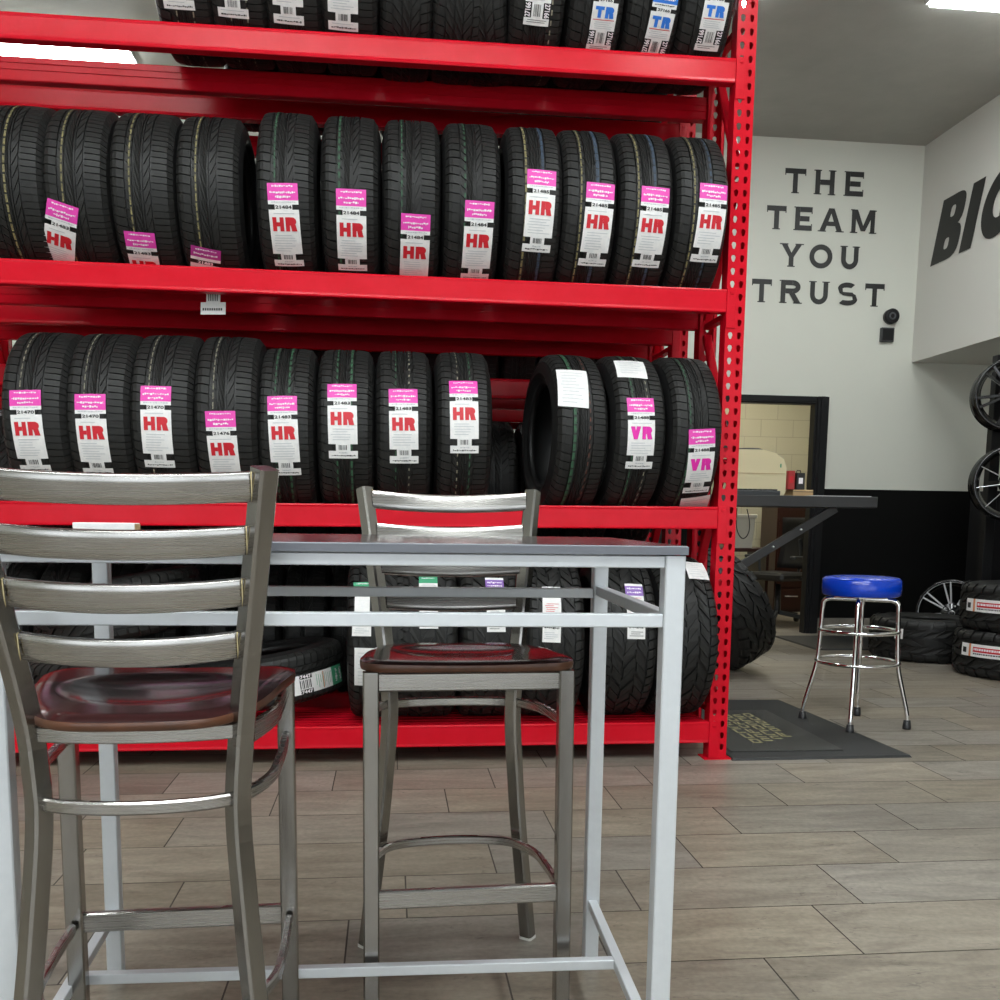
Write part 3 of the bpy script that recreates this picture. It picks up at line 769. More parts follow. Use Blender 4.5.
# ---- second shelf: px at mid height, list from left
SY, SG, SB = 'stripe_y', 'stripe_g', 'stripe_b'
row2 = [ # x centre px, yaw, stripes, stickers [(kind, px, py_top, num, rot, hl)], phrase
 (10, 0, ((-.018, -.010, SY, .8),), [], 'unlabelled tire cut by the left edge'),
 (74, 0, ((-.042, -.036, 'stripe_y', .8),), [('HR', 63, 203, '21483', 16, 1)], 'black tire with tilted HR label'),
 (141, 0, ((-.042, -.036, SY, .8),), [('HR', 139, 232, '21483', 2, 1)], 'black tire, HR label half behind the beam'),
 (207, 0, ((-.042, -.036, SY, .8),), [('flap', 206, 248, '21483', 10, 1)], 'tire with only a dark pink label corner'),
 (285, 0, ((-.040, -.034, SG, .8),), [('HR', 282, 183, '21484', -2, 1)], 'tire with HR label beside dark gap'),
 (350, 0, ((-.044, -.036, SG, .7),), [('HR', 351, 189, '21484', 0, 1)], 'tire with HR label and faint pale lines'),
 (412, 0, ((-.041, -.036, SG, .7),), [('HR', 416, 214, '21484', 1, 1)], 'tire with low HR label, green chalk lines'),
 (473, 0, ((-.034, -.028, SG, .5),), [('HR', 480, 201, '21484', 1, 1)], 'tire with HR label right of its middle'),
 (536, 0, ((-.044, -.036, SY, .8), (.020, .030, SB, .9)), [('HR', 542, 170, '21485', 2, .95)], 'tire with blue line and highest HR label'),
 (591, 0, ((-.042, -.036, SY, .8), (.018, .030, SB, .9)), [('HR', 601, 183, '21485', 2, 1)], 'black tire with yellow and blue lines, HR label'),
 (648, 0, ((-.042, -.036, SY, .8), (.020, .030, SB, .9)), [('HR', 656, 187, '21485', 2, .95)], 'black tire with yellow tread line, HR label'),
 (704, 0, ((-.042, -.036, SY, .8), (.022, .03, SB, .7)), [('HR', 714, 184, '21485', 2, .9)], 'black tire with HR label touching the right post'),
]
def place_row(rowdata, ymid, zl, shelf, kind, group, W=.112, ztop=None):
    n = len(rowdata)
    for i, (px, yaw, st, stick, ph) in enumerate(rowdata):
        kd = kind[0] if isinstance(kind, tuple) and i < kind[2] else (kind[1] if isinstance(kind, tuple) else kind)
        R = T[kd]['R']; zb = zl(px); c = (YT, zb+sqrt(R*R-.16*.16)+.004)
        p = at(px, ymid, YT-R+.01)
        X = p.x
        o = ORD[n-1-i] if n-1-i < 12 else str(n-i)
        lab = '%s, %s from right, %s shelf' % (ph, o, shelf) if n-1-i else '%s, rightmost, %s shelf' % (ph, shelf)
        if shelf == 'top': lab = ph
        t, Mx = tire(kd, (X, YT, c[1]), lab, yaw, 0, 0, group, 'tire', st, spin=random.random()*360)
        if 'dark pink label corner' in ph: loose_label(t, Mx, 201, 226, 290, 315, 4.12)
        for (k, sx, sy, num, ro, hl) in stick: sticker(t, Mx, kd, sx, sy, W if k != 'plain' else .125, k, num, ro, hl)
def loose_label(t, Mx, px0, px1, py0, py1, Y, u=0):
    m = MB(); k = MB(); Mi = Mx.inverted()
    def g(a, b, off=0):
        p = at(px0+(px1-px0)*a, py0+(py1-py0)*b, Y); return Mi @ Vector((p.x, Y-.01*b-off, p.z))
    m.add([g(.22, 0), g(.78, 0), g(.78, .5), g(.22, .5)], [(0, 1, 2, 3)]); m.add([g(0, .5), g(1, .5), g(1, 1), g(0, 1)], [(0, 1, 2, 3)])
    for i in range(6): k.add([g(.3+i*.07, .05, .001), g(.33+i*.07, .05, .001), g(.33+i*.07, .45, .001), g(.3+i*.07, .45, .001)], [(0, 1, 2, 3)])
    k2 = MB()
    for i in range(9): k2.add([g(.08+i*.09, .74, .001), g(.14+i*.09, .74, .001), g(.14+i*.09, .84, .001), g(.08+i*.09, .84, .001)], [(0, 1, 2, 3)])
    o = m.build('paper_label', M['paper'], t, fix=False); k.build('barcode', M['blackink'], o, fix=False); k2.build('label_print', M['blackink'], o, fix=False)
def z2(px): return 1.972+(1.965-1.972)*px/730
def z3(px): return 1.060+(.024)*px/720
def z1(px): return 2.838+.012*px/735
for r in row2: pass
def short(s): return s
place_row(row2, 200, z2, 'second', ('low', 'touring', 4), 'tires standing on the second shelf')
row3 = [
 (33, 0, ((-.044, -.040, 'stripe_w', .7),), [('HR', 25, 390, '21470', -2, 1)], 'tire with cream line, HR label'),
 (97, 0, ((-.044, -.040, 'stripe_w', .7),), [('HR', 90, 394, '21470', -1, 1)], 'tire with HR label beside the leftmost'),
 (161, 0, ((-.044, -.040, 'stripe_w', .7),), [('HR', 156, 386, '21470', 0, 1)], 'tire with cream line, higher HR label'),
 (225, 0, ((-.044, -.040, 'stripe_w', .7),), [('HR', 220, 411, '21476', -2, 1)], 'tire with cream line, lowest HR label'),
 (285, 0, ((-.040, -.034, SG, .6), (.012, .02, SG, .7)), [('HR', 282, 396, '21483', -2, 1)], 'tire with HR label, two green lines'),
 (345, 0, ((-.034, -.028, SG, .6), (.020, .028, SG, .8)), [('HR', 342, 384, '21483', -1, .9)], 'tire with HR label, chalk squares on crown'),
 (404, 0, ((-.034, -.030, SG, .5), (.018, .023, 'stripe_w', .3)), [('HR', 403, 389, '21483', -1, .9)], 'tire with HR label, faint green lines'),
 (465, 0, ((-.030, -.026, 'stripe_w', .4), (.018, .023, SG, .6)), [('HR', 463, 381, '21483', -1, .9)], 'tire with HR label beside dark opening'),
 (576, 6, ((-.046, -.034, SG, .8), (.020, .025, 'stripe_r', .5)), [('plain', 571, 370, '', 4, 1)], 'turned tire, hollow side showing, blank white label'),
 (637, 4, ((-.041, -.036, SG, .8), (.020, .024, 'stripe_w', .5)), [('plain', 628, 361, '', 4, .7), ('VR', 640, 398, '21488', -1, .85)], 'tire with white paper above VR label'),
 (695, 3, ((-.041, -.036, SG, .8),), [('VR', 702, 429, '21488', -4, .8), ('plain', 696, 497, '', -10, .6)], 'tire with low pink VR label'),
]
place_row(row3, 430, z3, 'third', ('wide', 'touring', 4), 'tires standing on the third shelf', W=.112)
row1 = [
 (178, 0, ((-.03, -.026, 'stripe_w', .6), (.03, .035, 'stripe_w', .6)), [('tail', 177, -10, '', 0, 1)], 'top shelf tire, label end and two pale lines, leftmost of its row'),
 (234, 0, ((-.03, -.026, 'stripe_w', .4), (.03, .035, 'stripe_w', .5)), [('tail', 232, -1, '', 1, 1)], 'top shelf tire, label end above the beam, second from left'),
 (291, 0, (), [('tail', 288, 6, '', 1, 1)], 'top shelf tire, white label end with barcode, third from left'),
 (348, 0, (), [('tail', 343, 13, '', 1, 1)], 'top shelf tire, label end touching the beam, fourth from left'),
]
place_row(row1, 10, z1, 'top', 'touring', 'tires standing on the top shelf')
row1b = [
 (540, 0, ((.052, .057, 'stripe_w', .5),), [('TR', 541, -26, '27166', 2, 1)], 'top shelf tire with number codes, leftmost of the four right ones'),
 (600, 0, (), [('TR', 606, 4, '27166', 2, 1)], 'top shelf tire with blue TR label, third from the right'),
 (658, 0, (), [('TR', 663, 14, '27166', 4, 1)], 'top shelf tire with the lowest blue TR label, second from right'),
 (712, 0, (), [('TR', 717, 3, '27166', 2, 1)], 'top shelf tire with blue TR label by the perforated post'),
]
place_row(row1b, 10, z1, 'top', 'touring', 'tires standing on the top shelf', W=.098)
for px, lb in ((406, 'smaller unlabelled tire with rounded crown, left of the pair on top shelf'), (457, 'smaller unlabelled tire with rounded crown, right of the pair on top shelf')):
    R = T['small']['R']; p = at(px, 10, YT-R)
    tire('small', (p.x*(YT-.1)/(YT-R), YT+.03, z1(px)+sqrt(R*R-.16**2)+.004), lb, 0, 0, 0, 'tires standing on the top shelf', spin=33)
p = at(494, 10, YT-.34)
tire('small', (p.x+.012, YT+.03, z1(490)+sqrt(.325**2-.16**2)+.004), 'turned top shelf tire with a shiny dark sidewall mid row', -12, 0, 0, 'tires standing on the top shelf', spin=10)

# bottom shelf
row4 = [
 (378, 0, [('green', 363, 582, '', 1, 1), ('plain', 366, 648, '', 1, .9)], 'coarse tread tire with a plain white paper below a narrow label'),
 (428, 0, [('green', 428, 577, 'x', 0, 1)], 'coarse tread tire with a green topped label seen behind the far stool'),
 (492, 0, [('purple', 494, 578, '', 0, 1)], 'coarse tread tire with a purple label behind the far stool'),
 (557, 0, [('whitered', 551, 587, 'x', 2, 1)], 'coarse tread tire with a white and red label, right of the far stool'),
 (630, 0, [('purple', 633, 584, '', 1, 1)], 'coarse tread tire with a purple label right of the rear table leg'),
 (690, 2, [('plain', 692, 562, '', 2, .72)], 'coarse tread tire with white paper, against the right post'),
]
for i, (px, yaw, st, ph) in enumerate(row4):
    R = .352; p = at(px, 640, YT-R+.01)
    t, Mx = tire('terrain', (p.x, YT+.002, .162+R+.002), ph+', bottom shelf', yaw, 0, 0, 'tires on the bottom shelf', spin=random.random()*360)
    for (k, sx, sy, num, ro, hl) in st: sticker(t, Mx, 'terrain', sx, sy, .075 if k != 'plain' else .09, k, num, ro, hl)
def lying(kd, px, yc, zc, tilt, turn, lb, spin=0):
    p = at(px, 640, yc-T[kd]['R'])
    rot = Matrix.Rotation(radians(turn), 4, 'Z') @ Matrix.Rotation(radians(90-tilt), 4, 'Y')
    t = thing('tire', lb, 'tire', (p.x, yc, zc), (0, 0, 0), 'tires on the bottom shelf'); t.rotation_euler = rot.to_euler()
    for nm, me in zip(('casing', 'tread'), T[kd]['meshes']):
        o = bpy.data.objects.new(nm, me); C.objects.link(o); o.parent = t; o.rotation_euler = (radians(spin), 0, 0)
    return t, Matrix.Translation((p.x, yc, zc)) @ rot
t, Mx = lying('touring', 258, 4.37, .166+.113*cos(radians(9))+.325*sin(radians(9)), 9, 0, 'tire lying tilted between the two bar stools with a green tipped code label, bottom shelf')
h = hit(341, 672, Mx, .335); make_label(t, .335, .102, h[0], h[1], .080, 'numbers', '27447', 0)
lying('terrain', 84, 4.38, .166+.127, 0, 0, 'tire lying flat at far left behind the near stool, lowest of two, bottom shelf')
lying('terrain', 98, 4.38, .166+.254+.127+.075, 11, 0, 'coarse tire lying tilted on another at far left, bottom shelf', 15)

for (zl_, kd, xs_, yy, rk) in ((.16, 'touring', range(14), 5.05, 'second'), (.90, 'small', range(14), 5.05, 'second'), (1.967, 'touring', range(14), 5.05, 'second'), (2.895, 'touring', range(5, 14), 5.05, 'second'), (1.69, 'touring', range(15), 6.2, 'third'), (.90, 'touring', range(5, 14), 6.2, 'third')):  # stock on the back racks, filled out to block light from behind
    R = T[kd]['R']
    for k in xs_:
        x = (1.20 if rk == 'second' else 1.22)-.229*(13-k)
        tire(kd, (x, yy, zl_+sqrt(R*R-.16**2)+.004), 'dark unlabelled tire on the %s rack, mostly hidden behind the front rack' % rk, group='tires on the %s rack behind' % rk, spin=k*29)
# ================================================================== TABLE
tb = thing('bar_table', 'narrow silver framed bar table with a dark charcoal top', 'table', (0, 0, 0))
FR = (.440, 1.497); BRr = (.462, 2.135); BL = (-.606, 2.155); FL = (-.584, 1.52)
t_ = .016
def leg(m, c, z1): m.sweep([(c[0], c[1], 0), (c[0], c[1], z1)], rsq(t_, t_, .002), (1, .02, 0))
for c in (FR, BRr, BL, FL):
    m = MB(); leg(m, c, .970); m.build('leg', M['silver'], tb)
def bar(a, b, z, hh, ww=.010, name='rail', off=0):
    m = MB(); A = Vector((a[0], a[1], z)); B = Vector((b[0], b[1], z)); d = (B-A).normalized()
    m.sweep([A+d*off, B-d*off], rsq(hh, ww, .0015), (0, 0, 1)); m.build(name, M['silver'], tb)
for z, hh in ((.9605, .0095), (.8685, .0105)):
    for a, b in ((FR, FL), (BRr, BL), (FR, BRr), (FL, BL)): bar(a, b, z-(.006 if a is BRr else 0), hh, .0105, 'rail', t_)
zs = .148
bar(FR, BRr, zs, .010, .010, 'stretcher', t_); bar(FL, BL, zs, .010, .010, 'stretcher', t_)
mR = ((FR[0]+BRr[0])/2, 1.822); mL = ((FL[0]+BL[0])/2, 1.842)
bar(mR, mL, zs, .010, .010, 'stretcher', .010)
m = MB(); cs = [(.4575, 1.474), (.482, 2.158), (-.632, 2.180), (-.615, 1.496)]
n = 4
vs = [(x, y, .972) for x, y in cs]+[(x, y, .984) for x, y in cs]
cx = sum(c[0] for c in cs)/4; cy = sum(c[1] for c in cs)/4
vs += [(cx+(x-cx)*.996, cy+(y-cy)*.996, .9856) for x, y in cs]
m.add(vs, [(0, 3, 2, 1)], 1); m.add(vs, [(i, (i+1) % 4, 4+(i+1) % 4, 4+i) for i in range(4)]+[(4+i, 4+(i+1) % 4, 8+(i+1) % 4, 8+i) for i in range(4)], 1); m.add(vs, [(8, 9, 10, 11)], 0)
m.build('tabletop', [M['tabletop_s'], M['tabedge']], tb)
# stack of cards lying on the table
p = at(104, 533, 2.04)
t = thing('paper_box', 'small flat white box lying on the table behind the near stool', 'box', (p.x, 2.06, .9858), (0, 0, radians(-2)))
m = MB(); m.box(-.060, .060, -.02, .02, 0, .019, bev=.001); m.build('box_body', M['paper'], t)
m = MB(); m.box(.060, .0612, -.018, .018, .002, .017); m.build('box_end', M['tan'], t, label='cream end flap')

# ================================================================== BAR STOOLS
SP = dict(wt=.197, yt=-.2646, zt=1.0885, wb=.1507, yb=-.1768, zb=.7254, wf=.1965, yf=-.2292, fw=.1923, yfr=.1536, ff=.1934, yff=.1685, zu=.598, zl=.2685, wm=.1401, ym=-.1783, zuf=.6213)
def make_stool(label):
    S = SP; t = thing('bar_stool', label, 'stool', (0, 0, 0), group='matching steel ladder back bar stools')
    hs = .0155
    for s in (1, -1):
        path = smooth_path([(s*S['wf'], S['yf'], .006), (s*.160, -.200, .33), (s*S['wm'], S['ym'], .58), (s*S['wb'], S['yb'], S['zb']), (s*S['wt'], S['yt'], S['zt'])], 5, .3)
        m = MB(); m.sweep(path, rsq(hs, hs, .004), (cos(radians(40)), s*sin(radians(40)), 0)); m.build('rear_post', M['steel_v'], t)
        m = MB(); m.sweep([(s*S['wf'], S['yf'], 0), (s*S['wf'], S['yf'], .006)], rsq(hs+.001, hs+.001, .004), (cos(radians(40)), s*sin(radians(40)), 0)); m.build('foot_glide', M['glides'], t)
        m = MB(); m.sweep([(s*S['ff'], S['yff'], .006), (s*S['fw'], S['yfr'], .727)], rsq(hs, hs, .003), (1, 0, 0)); m.build('front_leg', M['steel_v'], t)
        m = MB(); m.sweep([(s*S['ff'], S['yff'], 0), (s*S['ff'], S['yff'], .006)], rsq(hs+.001, hs+.001, .003), (1, 0, 0)); m.build('foot_glide', M['glides'], t)
    # four slats, bowed square to the leaning posts
    T_ = Vector((0, S['yt'], S['zt'])); B_ = Vector((0, S['yb'], S['zb'])); ax = (T_-B_).normalized()
    nb = Vector((0, -ax.z, ax.y)); nb = nb if nb.y < 0 else -nb
    for i in range(4):
        z = S['zt']-.0255-i*.0745-(.004 if i == 3 else 0)
        f = (S['zt']-z)/(S['zt']-S['zb']); w = S['wt']+(S['wb']-S['wt'])*f - hs*.9; y = S['yt']+(S['yb']-S['yt'])*f
        pts = []
        for k in range(17):
            q = -1+2*k/16; pts.append(Vector((q*w, y, z)) + nb*(.034*(1-q*q)-.004))
        m = MB(); m.sweep(pts, [(-.0205, -.004), (-.0190, -.0060), (-.009, -.0066), (.009, -.0066), (.0190, -.0060), (.0205, -.004), (.0205, .004), (.0190, .0060), (.009, .0066), (-.009, .0066), (-.0190, .0060), (-.0205, .004)], ax, smooth=True); m.build('slat', M['steel'], t)
        for s in (1, -1):
            c = Vector((s*(w-.001), y, z)) + nb*(-.004+.0035)
            m = MB(); a1 = ax*.0212; b1 = nb*.008
            m.tube([c+a1*-1-b1*-1*0+b1, c+a1+b1, c+a1-b1],   .0012, 6, ref=(1, 0, 0)); m.build('weld_bead', M['weld'], t, label='thin golden weld line')
    # rear seat rail and front apron
    def ringpath(zf, zr, xs, inset=0):
        yb_ = S['ym']-.004; wb_ = S['wm']
        L = []
        fy = S['yfr']
        for s_ in (1,):
            L.append(Vector((xs, fy-hs, zf)))
            c = [(xs, fy-.10), (xs*.99, .0), (xs*.955, -.085), (wb_+.012, yb_+.018), (wb_*.8, yb_-.012), (wb_*.4, yb_-.026), (0, yb_-.030)]
            for (x, y) in c:
                f = (fy-y)/(fy-(yb_-.03)); L.append(Vector((x, y, zf+(zr-zf)*f)))
        return L+[Vector((-p.x, p.y, p.z)) for p in reversed(L[:-1])]
    def catmull(P, n=4):
        out = []
        for i in range(len(P)-1):
            p0 = P[max(i-1, 0)]; p1 = P[i]; p2 = P[i+1]; p3 = P[min(i+2, len(P)-1)]
            for k in range(n):
                u = k/n; out.append(.5*((2*p1)+(p2-p0)*u+(2*p0-5*p1+4*p2-p3)*u*u+(3*p1-p0-3*p2+p3)*u**3))
        out.append(P[-1]); return out
    for (zf, zr, xs) in ((S['zuf'], S['zu'], S['fw']), (S['zl']+.002, S['zl']-.006, S['ff'])):
        m = MB(); m.sweep(catmull(ringpath(zf, zr, xs)), rsq(.0100, .0065, .003), (0, 0, 1), smooth=False); m.build('footrest_ring' if zf < .4 else 'brace_ring', M['steel'], t)
    m = MB(); m.sweep([(q*(S['wb']-.01), S['yb']-.004-.022*(1-q*q), .704) for q in [-1+k/8 for k in range(17)]], rsq(.0115, .006, .002), (0, 0, 1)); m.build('seat_rail', M['steel'], t)
    m = MB(); m.sweep([(-S['fw']+hs, S['yfr'], .707), (S['fw']-hs, S['yfr'], .707)], rsq(.0185, .008, .003), (0, 0, 1)); m.build('apron', M['steel'], t)
    for s in (1, -1):
        m = MB(); m.sweep(catmull([Vector((s*S['fw'], S['yfr']-hs, .706)), Vector((s*S['fw'], .04, .706)), Vector((s*(S['fw']-.004), -.07, .703)), Vector((s*(S['wb']+.012), S['yb']+.012, .698))]), rsq(.016, .005, .002), (0, 0, 1)); m.build('side_rail', M['steel'], t)
    m = MB(); m.sweep([(-S['ff']+hs, S['yff']-.003, .273), (S['ff']-hs, S['yff']-.003, .273)], rsq(.0185, .008, .003), (0, 0, 1)); m.build('footrest_bar', M['steel'], t)
    # saddle seat
    m = MB(); NA = 96; NR = 16
    def outline(a):
        # superellipse like outline, straight front, rounded rear
        c, s_ = cos(a), sin(a)
        if s_ >= 0:
            e = 9.0; r = (abs(c/.212)**e+abs(s_/.178)**e)**(-1/e)
        else:
            e = 3.6; r = (abs(c/.212)**e+abs(s_/.232)**e)**(-1/e)
        x, y = r*c, r*s_
        return x*(1-.21*min(1, max(0, (.10-y)/.28))), y
    zt_ = .7475
    def top(x, y, r):
        tilt = 0.055*min(0, y)
        q = sqrt((x/.150)**2+((y+.02)/.125)**2)
        d = .012*max(0, 1-q**3) if q < 1 else 0
        lip = -.006*max(0, (r-.9)/.1)**2
        return zt_ - d + lip + .004*(x/.2)**2 + tilt
    ring = []
    vs = [(0, 0, top(0, 0, 0))]
    for j in range(1, NR+1):
        r = (j/NR)**.8
        for i in range(NA):
            x, y = outline(2*pi*i/NA); vs.append((x*r, y*r, top(x*r, y*r, r)))
    F = [(0, 1+i, 1+(i+1) % NA) for i in range(NA)]
    for j in range(NR-1):
        for i in range(NA):
            a = 1+j*NA+i; b = 1+j*NA+(i+1) % NA; F.append((a, a+NA, b+NA, b))
    m.add(vs, F, 0, True)
    base = 1+(NR-1)*NA
    v2 = [vs[base+i] for i in range(NA)]+[(outline(2*pi*i/NA)[0]*1.006, outline(2*pi*i/NA)[1]*1.006, zt_-.008+0.055*min(0, outline(2*pi*i/NA)[1])) for i in range(NA)]+[(outline(2*pi*i/NA)[0]*1.002, outline(2*pi*i/NA)[1]*1.002, zt_-.017+0.055*min(0, outline(2*pi*i/NA)[1])) for i in range(NA)]+[(outline(2*pi*i/NA)[0]*.975, outline(2*pi*i/NA)[1]*.975, zt_-.020+0.055*min(0, outline(2*pi*i/NA)[1])) for i in range(NA)]
    F = [(k*NA+i, k*NA+(i+1) % NA, (k+1)*NA+(i+1) % NA, (k+1)*NA+i) for k in range(3) for i in range(NA)]
    m.add(v2, F, 1, True); m.add(v2[-NA:], [tuple(range(NA))], 1)
    m.build('seat', [M['wood'], M['ply']], t)
    return t
def dup(root, loc, rot, label):
    r = root.copy(); C.objects.link(r); r.location = loc; r.rotation_euler = rot; r['label'] = label
    for ch in list(root.children):
        c = ch.copy(); C.objects.link(c); c.parent = r
        for g in list(ch.children):
            d = g.copy(); C.objects.link(d); d.parent = c
    return r
st = make_stool('brushed steel bar stool in the left foreground, its slatted back toward us')
dup(st, (.149, 2.0447, 0), (0, 0, 3.1823), 'brushed steel bar stool on the far side of the table, seat facing us')
st.location = (-.3773, 1.6491, 0); st.rotation_euler = (0, 0, .0367)

# ================================================================== BLUE STOOL
bs = thing('shop_stool', 'round blue vinyl stool with chromed legs standing on the tiles beside the floor mat', 'stool', (2.36, 4.70, 0), (0, 0, 0))
m = MB(); m.lathe([(0, .757), (.15, .757), (.178, .753), (.189, .742), (.191, .70), (.189, .668), (.180, .662), (0, .662)], 48); m.build('cushion', M['bluevinyl'], bs)
m = MB(); m.lathe([(.0, .664), (.13, .664), (.13, .652), (0, .652)], 32); m.build('swivel_plate', M['chrome'], bs)
corner = [radians(a) for a in (60, 150, 240, 330)]
fr = .235
for k, a in enumerate(corner):
    m = MB(); c, s = cos(a), sin(a)
    P = [(c*.02, s*.02, .643), (c*.178, s*.178, .643), (c*.182, s*.182, .55), (c*.187, s*.187, .42), (c*.194, s*.194, .30), (c*.252, s*.252, .07), (c*.252, s*.252, .03)]
    m.tube(smooth_path(P, 5, .3), .0115, 12); m.build('leg', M['chrome'], bs)
    m = MB(); m.lathe([(0, 0), (.020, 0), (.021, .01), (.017, .045), (0, .047)], 16, M4=Matrix.Translation((c*.2525, s*.2525, 0))); m.build('rubber_foot', M['darkplastic'], bs)
for z, r in ((.325, .199), (.485, .190)):
    m = MB(); m.tube([(r*cos(2*pi*i/40), r*sin(2*pi*i/40), z) for i in range(40)], .0095, 10, closed=True, ref=(0, 0, 1)); m.build('foot_ring', M['chrome'], bs)

# ================================================================== MATS
def mat_poly(name, pts, z0, z1, m_, label, cat, inset=None):
    t = thing(name, label, cat, (0, 0, 0)); m = MB(); n = len(pts)
    cx = sum(p[0] for p in pts)/n; cy = sum(p[1] for p in pts)/n
    vs = [(x, y, z0) for x, y in pts]+[(cx+(x-cx)*.985, cy+(y-cy)*.985, z1) for x, y in pts]
    m.add(vs, [(i, (i+1) % n, n+(i+1) % n, n+i) for i in range(n)]+[tuple(range(n, 2*n)), tuple(range(n))]); m.build('rubber_base', m_, t); return t
t = mat_poly('floor_mat', [(1.465, 3.985), (2.29, 4.0), (2.225, 5.35), (1.465, 5.36)], .0, .010, M['matrubber'], 'black rubber floor mat with gold printing beside the rack post', 'mat')
m = MB(); m.box(1.50, 2.02, 4.10, 5.02, .010, .0155, bev=.002); ctr = m.build('mat_panel', M['matcentre'], t)
m = MB(); rr = random.Random(5)
for rw in range(4):
    x = 1.66+rw*.062; y = 4.25+rw*.04
    while y < 4.93-.02*rw:
        d = .05+rr.random()*.05; hh = .046
        k = rr.choice((0, 1, 2, 3))
        m.box(x, x+.010, y, y+d, .0155, .0162)
        if k in (0, 2): m.box(x+hh-.010, x+hh, y, y+d, .0155, .0162)
        m.box(x, x+hh, y, y+.014, .0155, .0162)
        if k in (1, 2): m.box(x, x+hh, y+d-.014, y+d, .0155, .0162)
        if k == 3: m.box(x+.018, x+.028, y, y+d*.8, .0155, .0162)
        y += d+.022
m.build('gold_print', M['gold'], ctr)
mat_poly('floor_mat', [(3.42, 7.50), (4.9, 7.50), (4.9, 8.40), (3.42, 8.40)], 0, .012, M['matrubber'], 'dark floor mat in front of the far black wall', 'mat')

# ================================================================== RIGHT SIDE: big tires and wheels
t, Mx = tire('mud', (4.30, 6.24, .1585), 'thick knobbly tire lying at the bottom of the pair by the right edge', flat=0, group='knobbly tires lying flat', spin=20)
h = hit(962, 648, Mx, .42); lb_ = make_label(t, .42, .148, h[0], h[1], .085, 'redwrap', 'a', pi)
t2, Mx2 = tire('mud', (4.33, 6.24, .4745), 'thick knobbly tire stacked on top of the pair by the right edge', flat=0, group='knobbly tires lying flat', spin=75)
h = hit(967, 604, Mx2, .42); make_label(t2, .42, .148, h[0], h[1], .085, 'redwrap', 'b', pi)
t3, Mx3 = tire('mud', (4.12, 7.11, .1585), 'knobbly tire lying on the floor behind the blue stool, silver wheel behind it', flat=0, group='knobbly tires lying flat', spin=50)
h = hit(903, 634, Mx3, .42)
if h: make_label(t3, .42, .148, h[0], h[1], .075, 'plain', '', 0, .35)
t4, Mx4 = tire('mud', (2.27, 6.55, .455), 'large knobbly tire leaning behind the red post under the workbench', yaw=14, lean=-27, cat='tire', spin=5)
t4.location.z = .42*cos(radians(27))+.148*sin(radians(27))-.026

def wheel(loc, label, R, W, nsp, split, yaw, lean, face, lipm, spoke_w=.016, group=None):
    t = thing('alloy_wheel', label, 'wheel', loc, (0, 0, 0), group)
    t.rotation_euler = (Matrix.Rotation(radians(yaw), 4, 'Z') @ Matrix.Rotation(radians(lean), 4, 'X')).to_euler()
    Mx = Matrix.Rotation(radians(90), 4, 'X')    # lathe z axis -> -Y (face toward -Y)
    m = MB(); m.lathe([(R, W/2), (R+.006, W/2-.006), (R-.012, W/2-.022), (R-.03, W/2-.05), (R-.035, -W/2+.05), (R-.01, -W/2+.02), (R+.004, -W/2), (R-.02, -W/2), (R-.045, -W/2+.06), (R-.045, W/2-.05), (R-.02, W/2-.012), (R-.010, W/2)], 64, M4=Mx, closed=True); m.build('barrel', M['alloy'], t)
    m = MB(); m.tube([(R*.945*cos(2*pi*i/48), -W/2+.012, R*.945*sin(2*pi*i/48)) for i in range(48)], .006, 8, closed=True, ref=(0, 1, 0)); m.build('lip', lipm, t)
    for k in range(nsp):
        a0 = 2*pi*(k+.25)/nsp
        for d in ((-split, split) if split else (0,)):
            m = MB(); a = a0; b = a0+d
            m.sweep([(R*.28*cos(a0+d*.8), -W/2+.030, R*.28*sin(a0+d*.8)), (R*.6*cos(b), -W/2+.022, R*.6*sin(b)), (R*.94*cos(b), -W/2+.012, R*.94*sin(b))], rsq(spoke_w/2, .010, .003), (0, 0, 1) if abs(sin(b)) < .7 else (1, 0, 0)); m.build('spoke', face, t)
    m = MB(); m.lathe([(0, W/2-.005), (R*.14, W/2-.006), (R*.16, W/2-.014), (R*.30, W/2-.020), (R*.33, W/2-.03), (R*.33, 0), (0, 0)], 40, M4=Mx); hb = m.build('hub', M['alloy'], t)
    m = MB()
    for k in range(5):
        a = 2*pi*k/5; m.lathe([(0, W/2-.006), (.009, W/2-.007), (.009, W/2-.02)], 10, M4=Mx @ Matrix.Translation((R*.23*cos(a), R*.23*sin(a), 0)))
    m.build('lug_nuts', M['machined'], hb)
    m = MB(); m.tube([(.022*cos(2*pi*i/20), -W/2+.003, .022*sin(2*pi*i/20)) for i in range(20)], .0022, 6, closed=True, ref=(0, 1, 0)); m.build('cap_ring', M['machined'], hb)
    return t
c = at(952, 606, 7.72); wheel((c.x, 7.72, .283), 'black wheel with silver spokes standing behind the lying tire', .275, .22, 8, .10, -30, -4, M['machined'], M['machined'], .014)
c = at(1011, 395, 7.0); wheel((c.x, 7.0, c.z), 'glossy black wheel hung high at the right edge, upper of two', .262, .22, 6, .14, -22, 0, M['alloy'], M['alloy'], .022, 'display wheels on the black stand')
w_up = c.copy()
c = at(1011, 483, 6.9); wheel((c.x, 6.9, c.z), 'black wheel with thin silver edged spokes at right edge, lower of two', .272, .22, 10, 0, -22, 0, M['machined'], M['alloy'], .006, 'display wheels on the black stand')
w_lo = c.copy()
t = thing('wheel_stand', 'black display stand behind the two hanging wheels at the right edge', 'stand', (0, 0, 0))
m = MB(); m.box(w_up.x-.03, w_up.x+.05, 7.15, 7.22, 0, 2.3, bev=.004); m.build('pole', M['blacktrim'], t)
